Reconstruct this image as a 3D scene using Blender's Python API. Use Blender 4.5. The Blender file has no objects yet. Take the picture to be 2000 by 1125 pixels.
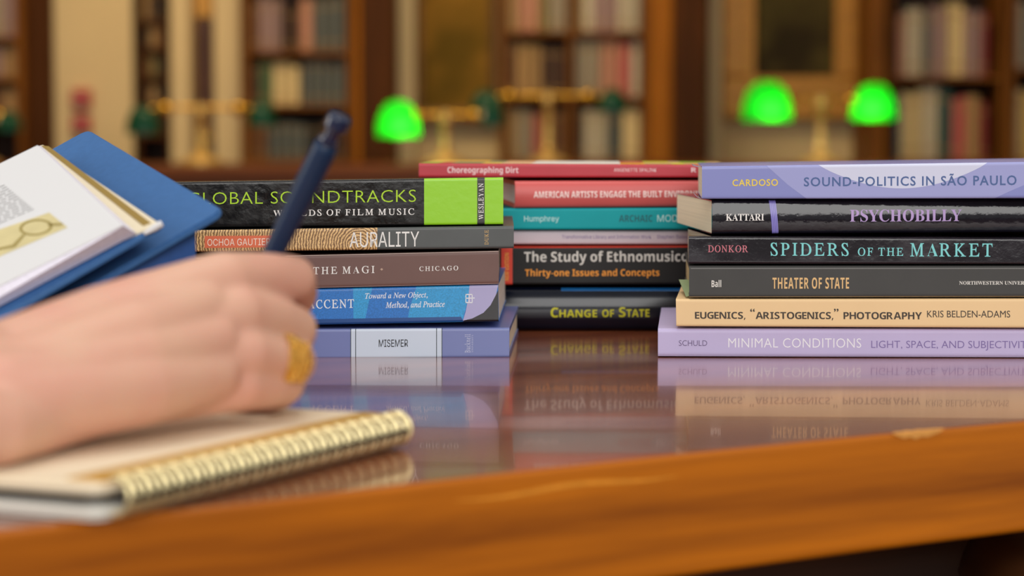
import bpy, bmesh, math, random, os
from mathutils import Vector, Matrix

S = bpy.context.scene
COL = S.collection
rnd = random.Random(7)

# ------------------------------------------------------------------ camera, light, exposure
F = 4600.0                       # focal length in pixels of a 2000 px wide frame
TT = 0.76                        # table top height
CAM = Vector((0.0, 0.0, TT + 0.1205))
PITCH = math.atan((562.5 - 260.0) / F)
cd = bpy.data.cameras.new('camera')
cd.sensor_width = 36.0
cd.lens = 36.0 * F / 2000.0
cd.clip_start = 0.05
cd.clip_end = 60
cam = bpy.data.objects.new('camera', cd)
COL.objects.link(cam)
cam.location = CAM
cam.rotation_euler = (math.pi / 2 - PITCH, 0, 0)
cd.dof.use_dof = True
cd.dof.focus_distance = 1.262
cd.dof.aperture_fstop = 8.0
S.camera = cam

S.view_settings.view_transform = 'Standard'
S.view_settings.look = 'None'
S.view_settings.gamma = 1.0
S.view_settings.use_curve_mapping = False
S.view_settings.exposure = 0.0

w = bpy.data.worlds.new('daylight')
S.world = w
w.use_nodes = True
w.node_tree.nodes['Background'].inputs[0].default_value = (1.0, 0.97, 0.92, 1)
w.node_tree.nodes['Background'].inputs[1].default_value = 0.40


def area(name, loc, target, size, size_y, power, col):
    l = bpy.data.lights.new(name, 'AREA')
    l.shape = 'RECTANGLE'
    l.size = size
    l.size_y = size_y
    l.energy = power
    l.color = col
    o = bpy.data.objects.new(name, l)
    COL.objects.link(o)
    o.location = loc
    o.rotation_euler = (Vector(target) - Vector(loc)).to_track_quat('-Z', 'Y').to_euler()
    return o


area('window_light', (0.5, -2.8, 2.25), (0, 1.3, 0.85), 3.2, 2.3, 120, (1.0, 0.98, 0.95))
area('side_fill_light', (-3.6, 0.7, 1.9), (0, 1.3, 0.8), 1.6, 1.8, 42, (1.0, 0.97, 0.92))  # fill light added from the left to brighten page ends
area('ceiling_light', (0.0, 1.4, 4.0), (0, 1.4, 0), 2.2, 1.2, 48, (1.0, 0.95, 0.88))
area('reading_room_light', (-0.9, 7.6, 4.0), (-0.6, 9.6, 0.9), 2.6, 1.4, 125, (1.0, 0.80, 0.48))


# ------------------------------------------------------------------ pixel to world
def ray(px, py):
    x, y = (px - 1000.0) / F, -(py - 562.5) / F
    c, s = math.cos(PITCH), math.sin(PITCH)
    return Vector((x, c + y * s, -s + y * c))


def at_y(px, py, Y):
    d = ray(px, py)
    return CAM + d * (Y / d.y)


def at_z(px, py, z=TT):
    d = ray(px, py)
    return CAM + d * ((z - CAM.z) / d.z)


def at_plane(px, py, p0, n):
    d = ray(px, py)
    return CAM + d * ((p0 - CAM).dot(n) / d.dot(n))


# ------------------------------------------------------------------ materials
def lin(c):
    c = c / 255.0
    return c / 12.92 if c <= 0.04045 else ((c + 0.055) / 1.055) ** 2.4


def rgb(c):
    return (lin(c[0]), lin(c[1]), lin(c[2]), 1)


MC = {}


def mat(name, c, rough=0.5, spec=0.5, metal=0.0, coat=0.0, vary=0.0, vscale=60, bump=0.0, bscale=300, sss=0.0, vary_rough=0.0):
    if name in MC:
        return MC[name]
    m = bpy.data.materials.new(name)
    m.use_nodes = True
    nt = m.node_tree
    b = nt.nodes['Principled BSDF']
    b.inputs['Base Color'].default_value = rgb(c)
    b.inputs['Roughness'].default_value = rough
    b.inputs['Specular IOR Level'].default_value = spec
    b.inputs['Metallic'].default_value = metal
    b.inputs['Coat Weight'].default_value = coat
    b.inputs['Coat Roughness'].default_value = 0.12
    if sss:
        b.inputs['Subsurface Weight'].default_value = sss
        b.inputs['Subsurface Radius'].default_value = (1.0, 0.35, 0.2)
        b.inputs['Subsurface Scale'].default_value = 0.004
    if vary or bump or vary_rough:
        tc = nt.nodes.new('ShaderNodeTexCoord')
    if vary or vary_rough:
        n = nt.nodes.new('ShaderNodeTexNoise')
        n.inputs['Scale'].default_value = vscale
        n.inputs['Detail'].default_value = 5
        nt.links.new(tc.outputs['Object'], n.inputs['Vector'])
    if vary:
        r = nt.nodes.new('ShaderNodeValToRGB')
        a = rgb(c)
        r.color_ramp.elements[0].position = 0.3
        r.color_ramp.elements[1].position = 0.7
        r.color_ramp.elements[0].color = tuple(max(0, x * (1 - vary)) for x in a[:3]) + (1,)
        r.color_ramp.elements[1].color = tuple(min(1, x * (1 + vary)) for x in a[:3]) + (1,)
        nt.links.new(n.outputs['Fac'], r.inputs['Fac'])
        nt.links.new(r.outputs['Color'], b.inputs['Base Color'])
    if vary_rough:
        mr = nt.nodes.new('ShaderNodeMapRange')
        mr.inputs['From Min'].default_value = 0.35
        mr.inputs['From Max'].default_value = 0.65
        mr.inputs['To Min'].default_value = max(0.03, rough - vary_rough)
        mr.inputs['To Max'].default_value = rough + vary_rough
        nt.links.new(n.outputs['Fac'], mr.inputs['Value'])
        nt.links.new(mr.outputs['Result'], b.inputs['Roughness'])
    if bump:
        n2 = nt.nodes.new('ShaderNodeTexNoise')
        n2.inputs['Scale'].default_value = bscale
        n2.inputs['Detail'].default_value = 4
        bp = nt.nodes.new('ShaderNodeBump')
        bp.inputs['Strength'].default_value = bump
        bp.inputs['Distance'].default_value = 0.002
        nt.links.new(tc.outputs['Object'], n2.inputs['Vector'])
        nt.links.new(n2.outputs['Fac'], bp.inputs['Height'])
        nt.links.new(bp.outputs['Normal'], b.inputs['Normal'])
    MC[name] = m
    return m


def wood(name, c1, c2, rough=0.35, scale=(3, 40, 40), rot=(0, 0, 0), coat=0.0, bump=0.0, spec=0.5):
    m = bpy.data.materials.new(name)
    m.use_nodes = True
    nt = m.node_tree
    b = nt.nodes['Principled BSDF']
    b.inputs['Roughness'].default_value = rough
    b.inputs['Coat Weight'].default_value = coat
    b.inputs['Specular IOR Level'].default_value = spec
    tc = nt.nodes.new('ShaderNodeTexCoord')
    mp = nt.nodes.new('ShaderNodeMapping')
    mp.inputs['Rotation'].default_value = rot
    mp2 = nt.nodes.new('ShaderNodeMapping')
    mp2.inputs['Scale'].default_value = scale
    n = nt.nodes.new('ShaderNodeTexNoise')
    n.inputs['Scale'].default_value = 1
    n.inputs['Detail'].default_value = 6
    n.inputs['Roughness'].default_value = 0.6
    r = nt.nodes.new('ShaderNodeValToRGB')
    r.color_ramp.elements[0].position = 0.3
    r.color_ramp.elements[1].position = 0.72
    r.color_ramp.elements[0].color = rgb(c1)
    r.color_ramp.elements[1].color = rgb(c2)
    nt.links.new(tc.outputs['Object'], mp.inputs['Vector'])
    nt.links.new(mp.outputs['Vector'], mp2.inputs['Vector'])
    nt.links.new(mp2.outputs['Vector'], n.inputs['Vector'])
    nt.links.new(n.outputs['Fac'], r.inputs['Fac'])
    nt.links.new(r.outputs['Color'], b.inputs['Base Color'])
    if bump:
        bp = nt.nodes.new('ShaderNodeBump')
        bp.inputs['Strength'].default_value = bump
        bp.inputs['Distance'].default_value = 0.001
        nt.links.new(n.outputs['Fac'], bp.inputs['Height'])
        nt.links.new(bp.outputs['Normal'], b.inputs['Normal'])
    MC[name] = m
    return m


def pages_mat(name, c, dirn=(0, 0, 1), freq=1400):
    m = bpy.data.materials.new(name)
    m.use_nodes = True
    nt = m.node_tree
    b = nt.nodes['Principled BSDF']
    b.inputs['Roughness'].default_value = 0.8
    b.inputs['Specular IOR Level'].default_value = 0.2
    tc = nt.nodes.new('ShaderNodeTexCoord')
    mp = nt.nodes.new('ShaderNodeMapping')
    mp.inputs['Scale'].default_value = tuple(freq * abs(k) + 3 for k in dirn)
    n = nt.nodes.new('ShaderNodeTexNoise')
    n.inputs['Scale'].default_value = 1
    n.inputs['Detail'].default_value = 3
    r = nt.nodes.new('ShaderNodeValToRGB')
    r.color_ramp.elements[0].position = 0.3
    r.color_ramp.elements[1].position = 0.6
    r.color_ramp.elements[0].color = tuple(x * 0.88 for x in rgb(c)[:3]) + (1,)
    r.color_ramp.elements[1].color = rgb(c)
    nt.links.new(tc.outputs['Object'], mp.inputs['Vector'])
    nt.links.new(mp.outputs['Vector'], n.inputs['Vector'])
    nt.links.new(n.outputs['Fac'], r.inputs['Fac'])
    nt.links.new(r.outputs['Color'], b.inputs['Base Color'])
    MC[name] = m
    return m


# ------------------------------------------------------------------ object helpers
def tag(o, label=None, cat=None, group=None, kind=None):
    if label: o['label'] = label
    if cat: o['category'] = cat
    if group: o['group'] = group
    if kind: o['kind'] = kind
    return o


def empty(name, loc, label=None, cat=None, group=None):
    o = bpy.data.objects.new(name, None)
    o.empty_display_size = 0.02
    COL.objects.link(o)
    o.location = loc
    return tag(o, label, cat, group)


def world_loc(o):
    v = Vector((0, 0, 0))
    while o is not None:
        v += o.location
        o = o.parent
    return v


def obj(name, bm, mats, parent=None, smooth=None, loc=None):
    """Links a bmesh (in world coordinates) as one mesh object; its origin sits at its parent's origin."""
    if not isinstance(mats, (list, tuple)): mats = [mats]
    org = world_loc(parent) if parent is not None else Vector(loc if loc is not None else (0, 0, 0))
    bmesh.ops.translate(bm, verts=bm.verts, vec=-org)
    me = bpy.data.meshes.new(name)
    bm.to_mesh(me)
    bm.free()
    for m in mats: me.materials.append(m)
    if smooth is not None:
        for p in me.polygons: p.use_smooth = True
        if smooth < 3.1: me.set_sharp_from_angle(angle=smooth)
    o = bpy.data.objects.new(name, me)
    COL.objects.link(o)
    if parent is not None:
        o.parent = parent
    else:
        o.location = org
    return o


def structure(name, bm, mats, smooth=None):
    o = obj(name, bm, mats, smooth=smooth)
    o['kind'] = 'structure'
    return o


def box(bm, lo, hi, mi=0, bev=0.0):
    vs = [bm.verts.new((x, y, z)) for x in (lo[0], hi[0]) for y in (lo[1], hi[1]) for z in (lo[2], hi[2])]
    fs = []
    for q in ((0, 1, 3, 2), (4, 6, 7, 5), (0, 4, 5, 1), (2, 3, 7, 6), (0, 2, 6, 4), (1, 5, 7, 3)):
        f = bm.faces.new([vs[i] for i in q])
        f.material_index = mi
        fs.append(f)
    if bev:
        es = list({e for f in fs for e in f.edges})
        r = bmesh.ops.bevel(bm, geom=es, offset=bev, segments=2, affect='EDGES', profile=0.5)
        for f in r['faces']: f.material_index = mi
    return bm


def hexa(bm, c, mi=0, bev=0.0, seg=2):
    """c: bottom loop of 4 points then top loop of 4 points"""
    vs = [bm.verts.new(p) for p in c]
    fs = []
    for q in ((3, 2, 1, 0), (4, 5, 6, 7), (0, 1, 5, 4), (1, 2, 6, 5), (2, 3, 7, 6), (3, 0, 4, 7)):
        f = bm.faces.new([vs[i] for i in q])
        f.material_index = mi
        fs.append(f)
    if bev:
        es = list({e for f in fs for e in f.edges})
        r = bmesh.ops.bevel(bm, geom=es, offset=bev, segments=seg, affect='EDGES', profile=0.5)
        for f in r['faces']: f.material_index = mi
    return bm


def prism(bm, pts, vec, mi=0):
    a = [bm.verts.new(p) for p in pts]
    b = [bm.verts.new(Vector(p) + Vector(vec)) for p in pts]
    n = len(pts)
    fs = [bm.faces.new(a[::-1]), bm.faces.new(b)]
    for i in range(n):
        fs.append(bm.faces.new((a[i], a[(i + 1) % n], b[(i + 1) % n], b[i])))
    for f in fs: f.material_index = mi
    bmesh.ops.recalc_face_normals(bm, faces=fs)
    return fs


def frame_of(d):
    d = Vector(d).normalized()
    a = Vector((0, 0, 1)) if abs(d.z) < 0.9 else Vector((1, 0, 0))
    x = a.cross(d).normalized()
    return x, d.cross(x), d


def lathe(bm, org, axis, prof, n=24, mi=0, sx=1.0, sy=1.0):
    """prof: (distance along axis, radius) pairs"""
    x, y, d = frame_of(axis)
    org = Vector(org)
    rings = []
    for h, r in prof:
        rings.append([bm.verts.new(org + d * h + x * (r * sx * math.cos(2 * math.pi * k / n)) + y * (r * sy * math.sin(2 * math.pi * k / n))) for k in range(n)])
    fs = []
    for a, b in zip(rings, rings[1:]):
        for k in range(n):
            fs.append(bm.faces.new((a[k], a[(k + 1) % n], b[(k + 1) % n], b[k])))
    fs.append(bm.faces.new(rings[0][::-1]))
    fs.append(bm.faces.new(rings[-1]))
    for f in fs: f.material_index = mi
    return bm


def tube(bm, pts, r, n=8, mi=0, closed=False):
    pts = [Vector(p) for p in pts]
    rings = []
    m = len(pts)
    px = None
    for i, p in enumerate(pts):
        if closed:
            d = pts[(i + 1) % m] - pts[i - 1]
        else:
            d = pts[min(i + 1, m - 1)] - pts[max(i - 1, 0)]
        d.normalize()
        if px is None:
            x, y, _ = frame_of(d)
        else:
            x = (px - d * px.dot(d)).normalized()
            y = d.cross(x)
        px = x
        rr = r[i] if isinstance(r, (list, tuple)) else r
        rings.append([bm.verts.new(p + x * (rr * math.cos(2 * math.pi * k / n)) + y * (rr * math.sin(2 * math.pi * k / n))) for k in range(n)])
    prs = list(zip(rings, rings[1:]))
    if closed: prs.append((rings[-1], rings[0]))
    for a, b in prs:
        for k in range(n):
            f = bm.faces.new((a[k], a[(k + 1) % n], b[(k + 1) % n], b[k]))
            f.material_index = mi
    if not closed:
        bm.faces.new(rings[0][::-1]).material_index = mi
        bm.faces.new(rings[-1]).material_index = mi
    return bm


# ------------------------------------------------------------------ lettering
FD = bpy.utils.system_resource('DATAFILES', path='fonts') or ''
FONTS = {}


def font(fn):
    if fn not in FONTS:
        try:
            FONTS[fn] = bpy.data.fonts.load(os.path.join(FD, fn)) if fn else None
        except Exception:
            FONTS[fn] = None
    return FONTS[fn]


def shift(s, up, lo):
    out = ''
    for c in s:
        if 'A' <= c <= 'Z': out += chr(up + ord(c) - 65)
        elif 'a' <= c <= 'z': out += '\u210e' if (lo == 0x1D44E and c == 'h') else chr(lo + ord(c) - 97)
        else: out += c
    return out


MATH = 'NotoSansMath-Regular.woff2'
STYLES = {   # font file, alphabet shift, shear, outline offset
    'serif': (MATH, (0x1D434, 0x1D44E), -0.26, 0.006),
    'serifmedium': (MATH, (0x1D400, 0x1D41A), 0, -0.006),
    'papyrus': (None, None, 0, -0.012),
    'serifbold': (MATH, (0x1D400, 0x1D41A), 0, 0),
    'italic': (MATH, (0x1D434, 0x1D44E), 0, 0.006),
    'sans': ('Inter.woff2', None, 0, 0),
    'semi': ('Inter.woff2', None, 0, 0.005),
    'light': ('Inter.woff2', None, 0, -0.008),
    'bold': (MATH, (0x1D5D4, 0x1D5EE), 0, 0),
    'human': (None, None, 0, 0),
    'humanbold': (None, None, 0, 0.016),
    'humanthin': (None, None, 0, -0.006),
}


def raw_glyphs(s, style, spacing=1.0):
    fn, sh, shear, off = STYLES[style]
    c = bpy.data.curves.new('t', 'FONT')
    f = font(fn)
    if f is not None: c.font = f
    c.body = shift(s, *sh) if (sh and (f is not None)) else s
    c.size = 1
    c.offset = off
    c.space_character = spacing
    c.resolution_u = 3
    o = bpy.data.objects.new('t', c)
    COL.objects.link(o)
    dg = bpy.context.evaluated_depsgraph_get()
    dg.update()
    me = bpy.data.meshes.new_from_object(o.evaluated_get(dg))
    vs = [(v.co.x + shear * v.co.y, v.co.y) for v in me.vertices]
    fs = [tuple(p.vertices) for p in me.polygons]
    bpy.data.objects.remove(o)
    bpy.data.curves.remove(c)
    bpy.data.meshes.remove(me)
    return vs, fs


GC = {}
TIGHT = {'AT', 'TA', 'AV', 'VA', 'AU', 'AW', 'WA', 'WO', 'LT', 'RT', 'TT', 'FT', 'LY', 'AR', 'CT'}


def glyphs(s, style, spacing=1.0):
    if style == 'serif' or '\u201c' in s:
        vs, fs, x, prev = [], [], 0.0, ''
        for ch in s:
            if ch == ' ':
                x += 0.30 * spacing
                prev = ''
                continue
            st = style
            if style == 'serif' and ch in 'AVWXY': st = 'serifmedium'
            if ch in '\u201c\u201d': st = 'humanbold'
            if (ch, st) not in GC: GC[(ch, st)] = raw_glyphs(ch, st)
            gv, gf = GC[(ch, st)]
            if ch in '\u201c\u201d':
                tp = max(v[1] for v in gv)
                gv = [(v[0] * 0.76, 0.714 - (tp - v[1]) * 0.76) for v in gv]
            a, b = min(v[0] for v in gv), max(v[0] for v in gv)
            if prev: x += (0.015 if prev + ch in TIGHT else (0.085 if style == 'serif' else 0.045)) + 0.35 * (spacing - 1)
            n = len(vs)
            vs += [(v[0] - a + x, v[1]) for v in gv]
            fs += [tuple(i + n for i in f) for f in gf]
            x += b - a
            prev = ch
    else:
        vs, fs = raw_glyphs(s, style, spacing)
    xs, ys = [v[0] for v in vs], [v[1] for v in vs]
    x0, x1, y0, y1 = min(xs), max(xs), min(ys), max(ys)
    return [((x - x0) / (x1 - x0), (y - y0) / (y1 - y0)) for x, y in vs], fs


# ------------------------------------------------------------------ books
def inv_bilinear(q, px, py):
    """q = TL, TR, BR, BL in pixels -> (u, v), v upward"""
    (ax, ay), (bx, by), (cx, cy), (dx, dy) = q[3], q[2], q[1], q[0]
    u, v = 0.5, 0.5
    for _ in range(12):
        x = ax * (1 - u) * (1 - v) + bx * u * (1 - v) + cx * u * v + dx * (1 - u) * v
        y = ay * (1 - u) * (1 - v) + by * u * (1 - v) + cy * u * v + dy * (1 - u) * v
        xu = (bx - ax) * (1 - v) + (cx - dx) * v
        yu = (by - ay) * (1 - v) + (cy - dy) * v
        xv = (dx - ax) * (1 - u) + (cx - bx) * u
        yv = (dy - ay) * (1 - u) + (cy - by) * u
        det = xu * yv - xv * yu
        ex, ey = px - x, py - y
        u += (ex * yv - ey * xv) / det
        v += (ey * xu - ex * yu) / det
    return u, v


PAGES = {}


def pages(c):
    if c not in PAGES: PAGES[c] = pages_mat('page_edges_%d' % len(PAGES), c)
    return PAGES[c]


CUTS = (0.01, 0.02, 0.04, 0.06, 0.09, 0.12, 0.16, 0.2, 0.25, 0.3, 0.35, 0.4, 0.45, 0.5, 0.55, 0.6, 0.65, 0.7, 0.75, 0.8, 0.84, 0.88, 0.91, 0.94, 0.96, 0.98, 0.99)


class Book:
    def __init__(self, label, q, Y, dY, depth, lean, cover, hard=False, bulge=0.0, pagecol=(226, 214, 190), round_=0.0012, group=None, gap=0.0, board=None, drop=0.0):
        """q: spine corners TL TR BR BL in photo pixels; Y: depth of the spine's left end, dY: what the right end adds;
        lean: sideways run of the cover over its depth"""
        self.q = q
        tl, tr, br, bl = at_y(*q[0], Y), at_y(*q[1], Y + dY), at_y(*q[2], Y + dY), at_y(*q[3], Y)
        self.c = (bl, br, tr, tl)
        self.D = Vector((lean, depth, 0))
        self.depth = depth
        self.T = 0.5 * ((tl - bl).length + (tr - br).length)
        self.L = (br - bl).length
        self.bulge = bulge
        self.drop = drop
        self.r = round_
        base = (bl + br) * 0.5 + self.D * 0.5
        base.z = min(bl.z, br.z)
        self.e = empty('book', base, label, 'book', group)
        t = (0.0026 if hard else 0.0005) if board is None else board
        bm = bmesh.new()
        N = 22
        ring = [(1.0, 0.0)]
        for i in range(N + 1):
            v = i / N
            # denser near the corners
            v = 0.5 - 0.5 * math.cos(math.pi * v)
            ring.append((self.sd(v) / depth, v))
        ring += [(1.0, 1.0), (1.0, 1 - t / self.T), (t / depth, 1 - t / self.T), (t / depth, t / self.T), (1.0, t / self.T)]
        ov = 0.0
        a = [bm.verts.new(self.P(-ov, v, d * depth)) for d, v in ring]
        b = [bm.verts.new(self.P(1 + ov, v, d * depth)) for d, v in ring]
        n = len(ring)
        bm.faces.new(a)
        bm.faces.new(b[::-1])
        for i in range(n):
            bm.faces.new((a[i], b[i], b[(i + 1) % n], a[(i + 1) % n]))
        bmesh.ops.recalc_face_normals(bm, faces=bm.faces)
        self.bm = bm
        self.mats = [cover]
        self.letters = []
        pm = bmesh.new()
        ins = 0.0008 if hard else 0.0004
        e = ins / self.L
        c8 = []
        for v in (t * 1.02 / self.T, 1 - t * 1.02 / self.T):
            for u, d in ((e, t * 1.05), (1 - e, t * 1.05), (1 - e, depth - ins), (e, depth - ins)):
                c8.append(self.P(u, v, d))
        hexa(pm, c8)
        self.pm = pm
        self.pagecol = pagecol

    def sd(self, v):
        x = v * self.T
        r = min(self.r, self.T * 0.49)
        d = 0.0
        if x < r: d = r - math.sqrt(max(0, r * r - (r - x) ** 2))
        elif x > self.T - r: d = r - math.sqrt(max(0, r * r - (x - self.T + r) ** 2))
        return d - self.bulge * (1 - (2 * v - 1) ** 2)

    def P(self, u, v, d):
        bl, br, tr, tl = self.c
        p = bl * ((1 - u) * (1 - v)) + br * (u * (1 - v)) + tr * (u * v) + tl * ((1 - u) * v)
        return p + self.D * (d / self.depth) - Vector((0, 0, self.drop * v * max(0.0, d / self.depth)))

    def uv(self, px, py):
        return inv_bilinear(self.q, px, py)

    def patch(self, pts, m, eps=0.00006):
        """printed colour field on the spine: polygon in photo pixels"""
        if m not in self.mats: self.mats.append(m)
        mi = self.mats.index(m)
        vs = []
        for p in pts:
            u, v = self.uv(*p)
            v = min(max(v, 0.0), 1.0)
            vs.append((u, v))
        tmp = bmesh.new()
        f = tmp.faces.new([tmp.verts.new((u, v, 0)) for u, v in vs])
        # cut across the thickness so that the field follows the rounded spine
        for k in CUTS:
            bmesh.ops.bisect_plane(tmp, geom=tmp.verts[:] + tmp.edges[:] + tmp.faces[:], plane_co=(0, k, 0), plane_no=(0, 1, 0))
        mp = {}
        tmp.verts.ensure_lookup_table()
        for v in tmp.verts:
            mp[v.index] = self.bm.verts.new(self.P(v.co.x, v.co.y, self.sd(v.co.y) - eps))
        for f in tmp.faces:
            nf = self.bm.faces.new([mp[v.index] for v in f.verts])
            nf.material_index = mi
            nf.normal_update()
            if nf.normal.y > 0: nf.normal_flip()
        tmp.free()

    def bar(self, x0, x1, m, eps=0.00006, x0b=None, x1b=None):
        def yy(x, top):
            a, b = (self.q[0], self.q[1]) if top else (self.q[3], self.q[2])
            return a[1] + (b[1] - a[1]) * (x - a[0]) / (b[0] - a[0])
        x0b = x0 if x0b is None else x0b
        x1b = x1 if x1b is None else x1b
        self.patch([(x0, yy(x0, 1)), (x1, yy(x1, 1)), (x1b, yy(x1b, 0)), (x0b, yy(x0b, 0))], m, eps)

    def top_patch(self, u0, u1, d0, d1, m, v=1.0, eps=0.00008):
        if m not in self.mats: self.mats.append(m)
        mi = self.mats.index(m)
        f = self.bm.faces.new([self.bm.verts.new(self.P(u, v, d * self.depth) + Vector((0, 0, eps))) for u, d in ((u0, d0), (u1, d0), (u1, d1), (u0, d1))])
        f.material_index = mi
        f.normal_update()
        if f.normal.z < 0: f.normal_flip()

    def text(self, name, s, style, x0, x1, y0, y1, m, up=False, spacing=1.0, eps=0.00013):
        vs, fs = glyphs(s, style, spacing)
        uc, vc = self.uv((x0 + x1) / 2, (y0 + y1) / 2)
        ua, _ = self.uv(x0, (y0 + y1) / 2)
        ub, _ = self.uv(x1, (y0 + y1) / 2)
        _, va = self.uv((x0 + x1) / 2, y1)
        _, vb = self.uv((x0 + x1) / 2, y0)
        bm = bmesh.new()
        out = []
        for x, y in vs:
            if up: u, v = ub + (ua - ub) * y, va + (vb - va) * x
            else: u, v = ua + (ub - ua) * x, va + (vb - va) * y
            out.append(bm.verts.new((u, v, 0)))
        for f in fs:
            try: bm.faces.new([out[i] for i in f])
            except ValueError: pass
        if self.bulge:      # cut the letters so that they follow the rounded spine
            for k in CUTS:
                bmesh.ops.bisect_plane(bm, geom=bm.verts[:] + bm.edges[:] + bm.faces[:], plane_co=(0, k, 0), plane_no=(0, 1, 0))
        for v_ in bm.verts:
            u, v = v_.co.x, v_.co.y
            v_.co = self.P(u, v, self.sd(min(max(v, 0), 1)) - eps)
        bm.normal_update()
        for f in bm.faces:
            if f.normal.y > 0: f.normal_flip()
        self.letters.append((name, bm, m))

    def done(self):
        cv = obj('cover', self.bm, self.mats, self.e, smooth=0.6)
        obj('page_block', self.pm, pages(self.pagecol), self.e)
        for n, bm, m in self.letters: obj(n, bm, m, cv)
        return cv


def ink(name, c, rough=0.5):
    return mat('ink_' + name, c, rough, 0.4)


# ================================================================== SETTING
WALLC = mat('cream_plaster', (222, 194, 144), 0.7, 0.3, vary=0.04, vscale=2)
CEIL = mat('white_plaster', (235, 228, 214), 0.8, 0.2, vary=0.03, vscale=3)
FLOORM = wood('dark_floor_wood', (70, 42, 22), (104, 66, 36), 0.35, scale=(1.2, 14, 14))
CASEW = wood('brown_case_wood', (98, 56, 14), (142, 86, 24), 0.55, scale=(20, 20, 2), spec=0.15)
DARKSHADEW = wood('dark_and_shaded_wood', (64, 33, 8), (88, 48, 12), 0.55, scale=(20, 20, 2), spec=0.12)  # dark wood, also used to paint in the shaded pilaster halves
LITW = wood('lit_pilaster_wood', (142, 82, 14), (176, 106, 22), 0.55, scale=(20, 20, 2), spec=0.15)  # warm light on the pilasters, put into the wood colour
SHADEW = mat('dark_back_panel', (52, 28, 12), 0.6, 0.3, vary=0.2, vscale=8)
YW = 10.45                        # face of the far wall


def X(px, Y): return (px - 1000.0) / F * Y
def Zt(py, Y): return at_y(1000, py, Y).z


structure('floor', box(bmesh.new(), (-4.6, -4.2, -0.06), (4.6, YW + 0.3, 0.0)), FLOORM)
structure('wall_back', box(bmesh.new(), (-4.6, YW, 0), (4.6, YW + 0.2, 4.2)), WALLC)
structure('wall_left', box(bmesh.new(), (-4.7, 1.5, 0), (-4.5, YW, 4.2)), WALLC)
structure('wall_right', box(bmesh.new(), (4.5, 1.5, 0), (4.7, YW, 4.2)), WALLC)
structure('ceiling', box(bmesh.new(), (-4.6, 4.6, 4.2), (4.6, YW + 0.2, 4.35)), CEIL)
structure('baseboard_back', box(bmesh.new(), (-4.5, YW - 0.03, 0), (4.5, YW, 0.16), bev=0.006), DARKSHADEW)


def pilaster(name, px0, px1, Yf, m, h=3.0):
    bm = bmesh.new()
    box(bm, (X(px0, Yf), Yf, 0.0), (X(px1, Yf), YW - 0.001, h), bev=0.008)
    xa, xb = X(px0, Yf) - 0.015, X(px1, Yf) + 0.015
    box(bm, (xa, Yf - 0.02, 0.0), (xb, YW - 0.001, 0.22), bev=0.006)
    return structure(name, bm, m)


pilaster('trim_1', 52, 105, 10.15, DARKSHADEW)
pilaster('trim_2', 694, 706, 9.98, LITW)  # this and the next: lit and shaded side of one pilaster, as colours
pilaster('trim_3', 707, 772, 9.98, DARKSHADEW)
pilaster('trim_4', 1268, 1312, 9.98, LITW)  # again a lit half, then its shaded half, both painted in
pilaster('trim_5', 1313, 1380, 9.98, DARKSHADEW)
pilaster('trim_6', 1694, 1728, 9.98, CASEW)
CREAMCOL = mat('cream_column_paint', (226, 200, 152), 0.6, 0.3, vary=0.03, vscale=3)
pilaster('trim_7', 108, 262, 10.2, CREAMCOL)
pilaster('trim_8', 420, 472, 10.2, CREAMCOL)
pilaster('trim_9', 335, 374, 10.2, CREAMCOL)
pilaster('trim_10', 1383, 1408, 10.3, CREAMCOL)
pilaster('trim_11', 777, 812, 10.3, CREAMCOL)

# a narrow panelled door between two cream columns
dm = bmesh.new()
Yd = 10.40
x0, x1 = X(378, Yd), X(417, Yd)
zt = Zt(38, Yd)
box(dm, (x0, Yd, 0), (x1, YW - 0.001, zt), 0, 0.004)
for za, zb in ((0.12, 0.55), (0.62, 1.0), (1.06, zt - 0.07)):
    box(dm, (x0 + 0.018, Yd - 0.012, za), (x1 - 0.018, Yd + 0.001, zb), 0, 0.004)
d1 = structure('door_1', dm, wood('door_wood', (74, 38, 14), (110, 62, 22), 0.4, scale=(20, 20, 2)))
kb = bmesh.new()
lathe(kb, (x1 - 0.016, Yd, 0.86), (0, -1, 0), [(0, 0.008), (0.01, 0.006), (0.02, 0.014), (0.032, 0.012), (0.036, 0.004)], 14)
BRASS = mat('brass', (214, 164, 62), 0.28, 0.5, metal=1.0, vary=0.06, vscale=20)
obj('door_knob', kb, BRASS, d1, smooth=0.6)
tr = bmesh.new()
box(tr, (x0, Yd, zt + 0.01), (x1, YW - 0.001, zt + 0.22), 0, 0.004)
structure('trim_12', tr, mat('lit_transom', (232, 176, 78), 0.4, 0.5, vary=0.05, vscale=5))  # glow of a lit transom, put into an amber base colour


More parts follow.
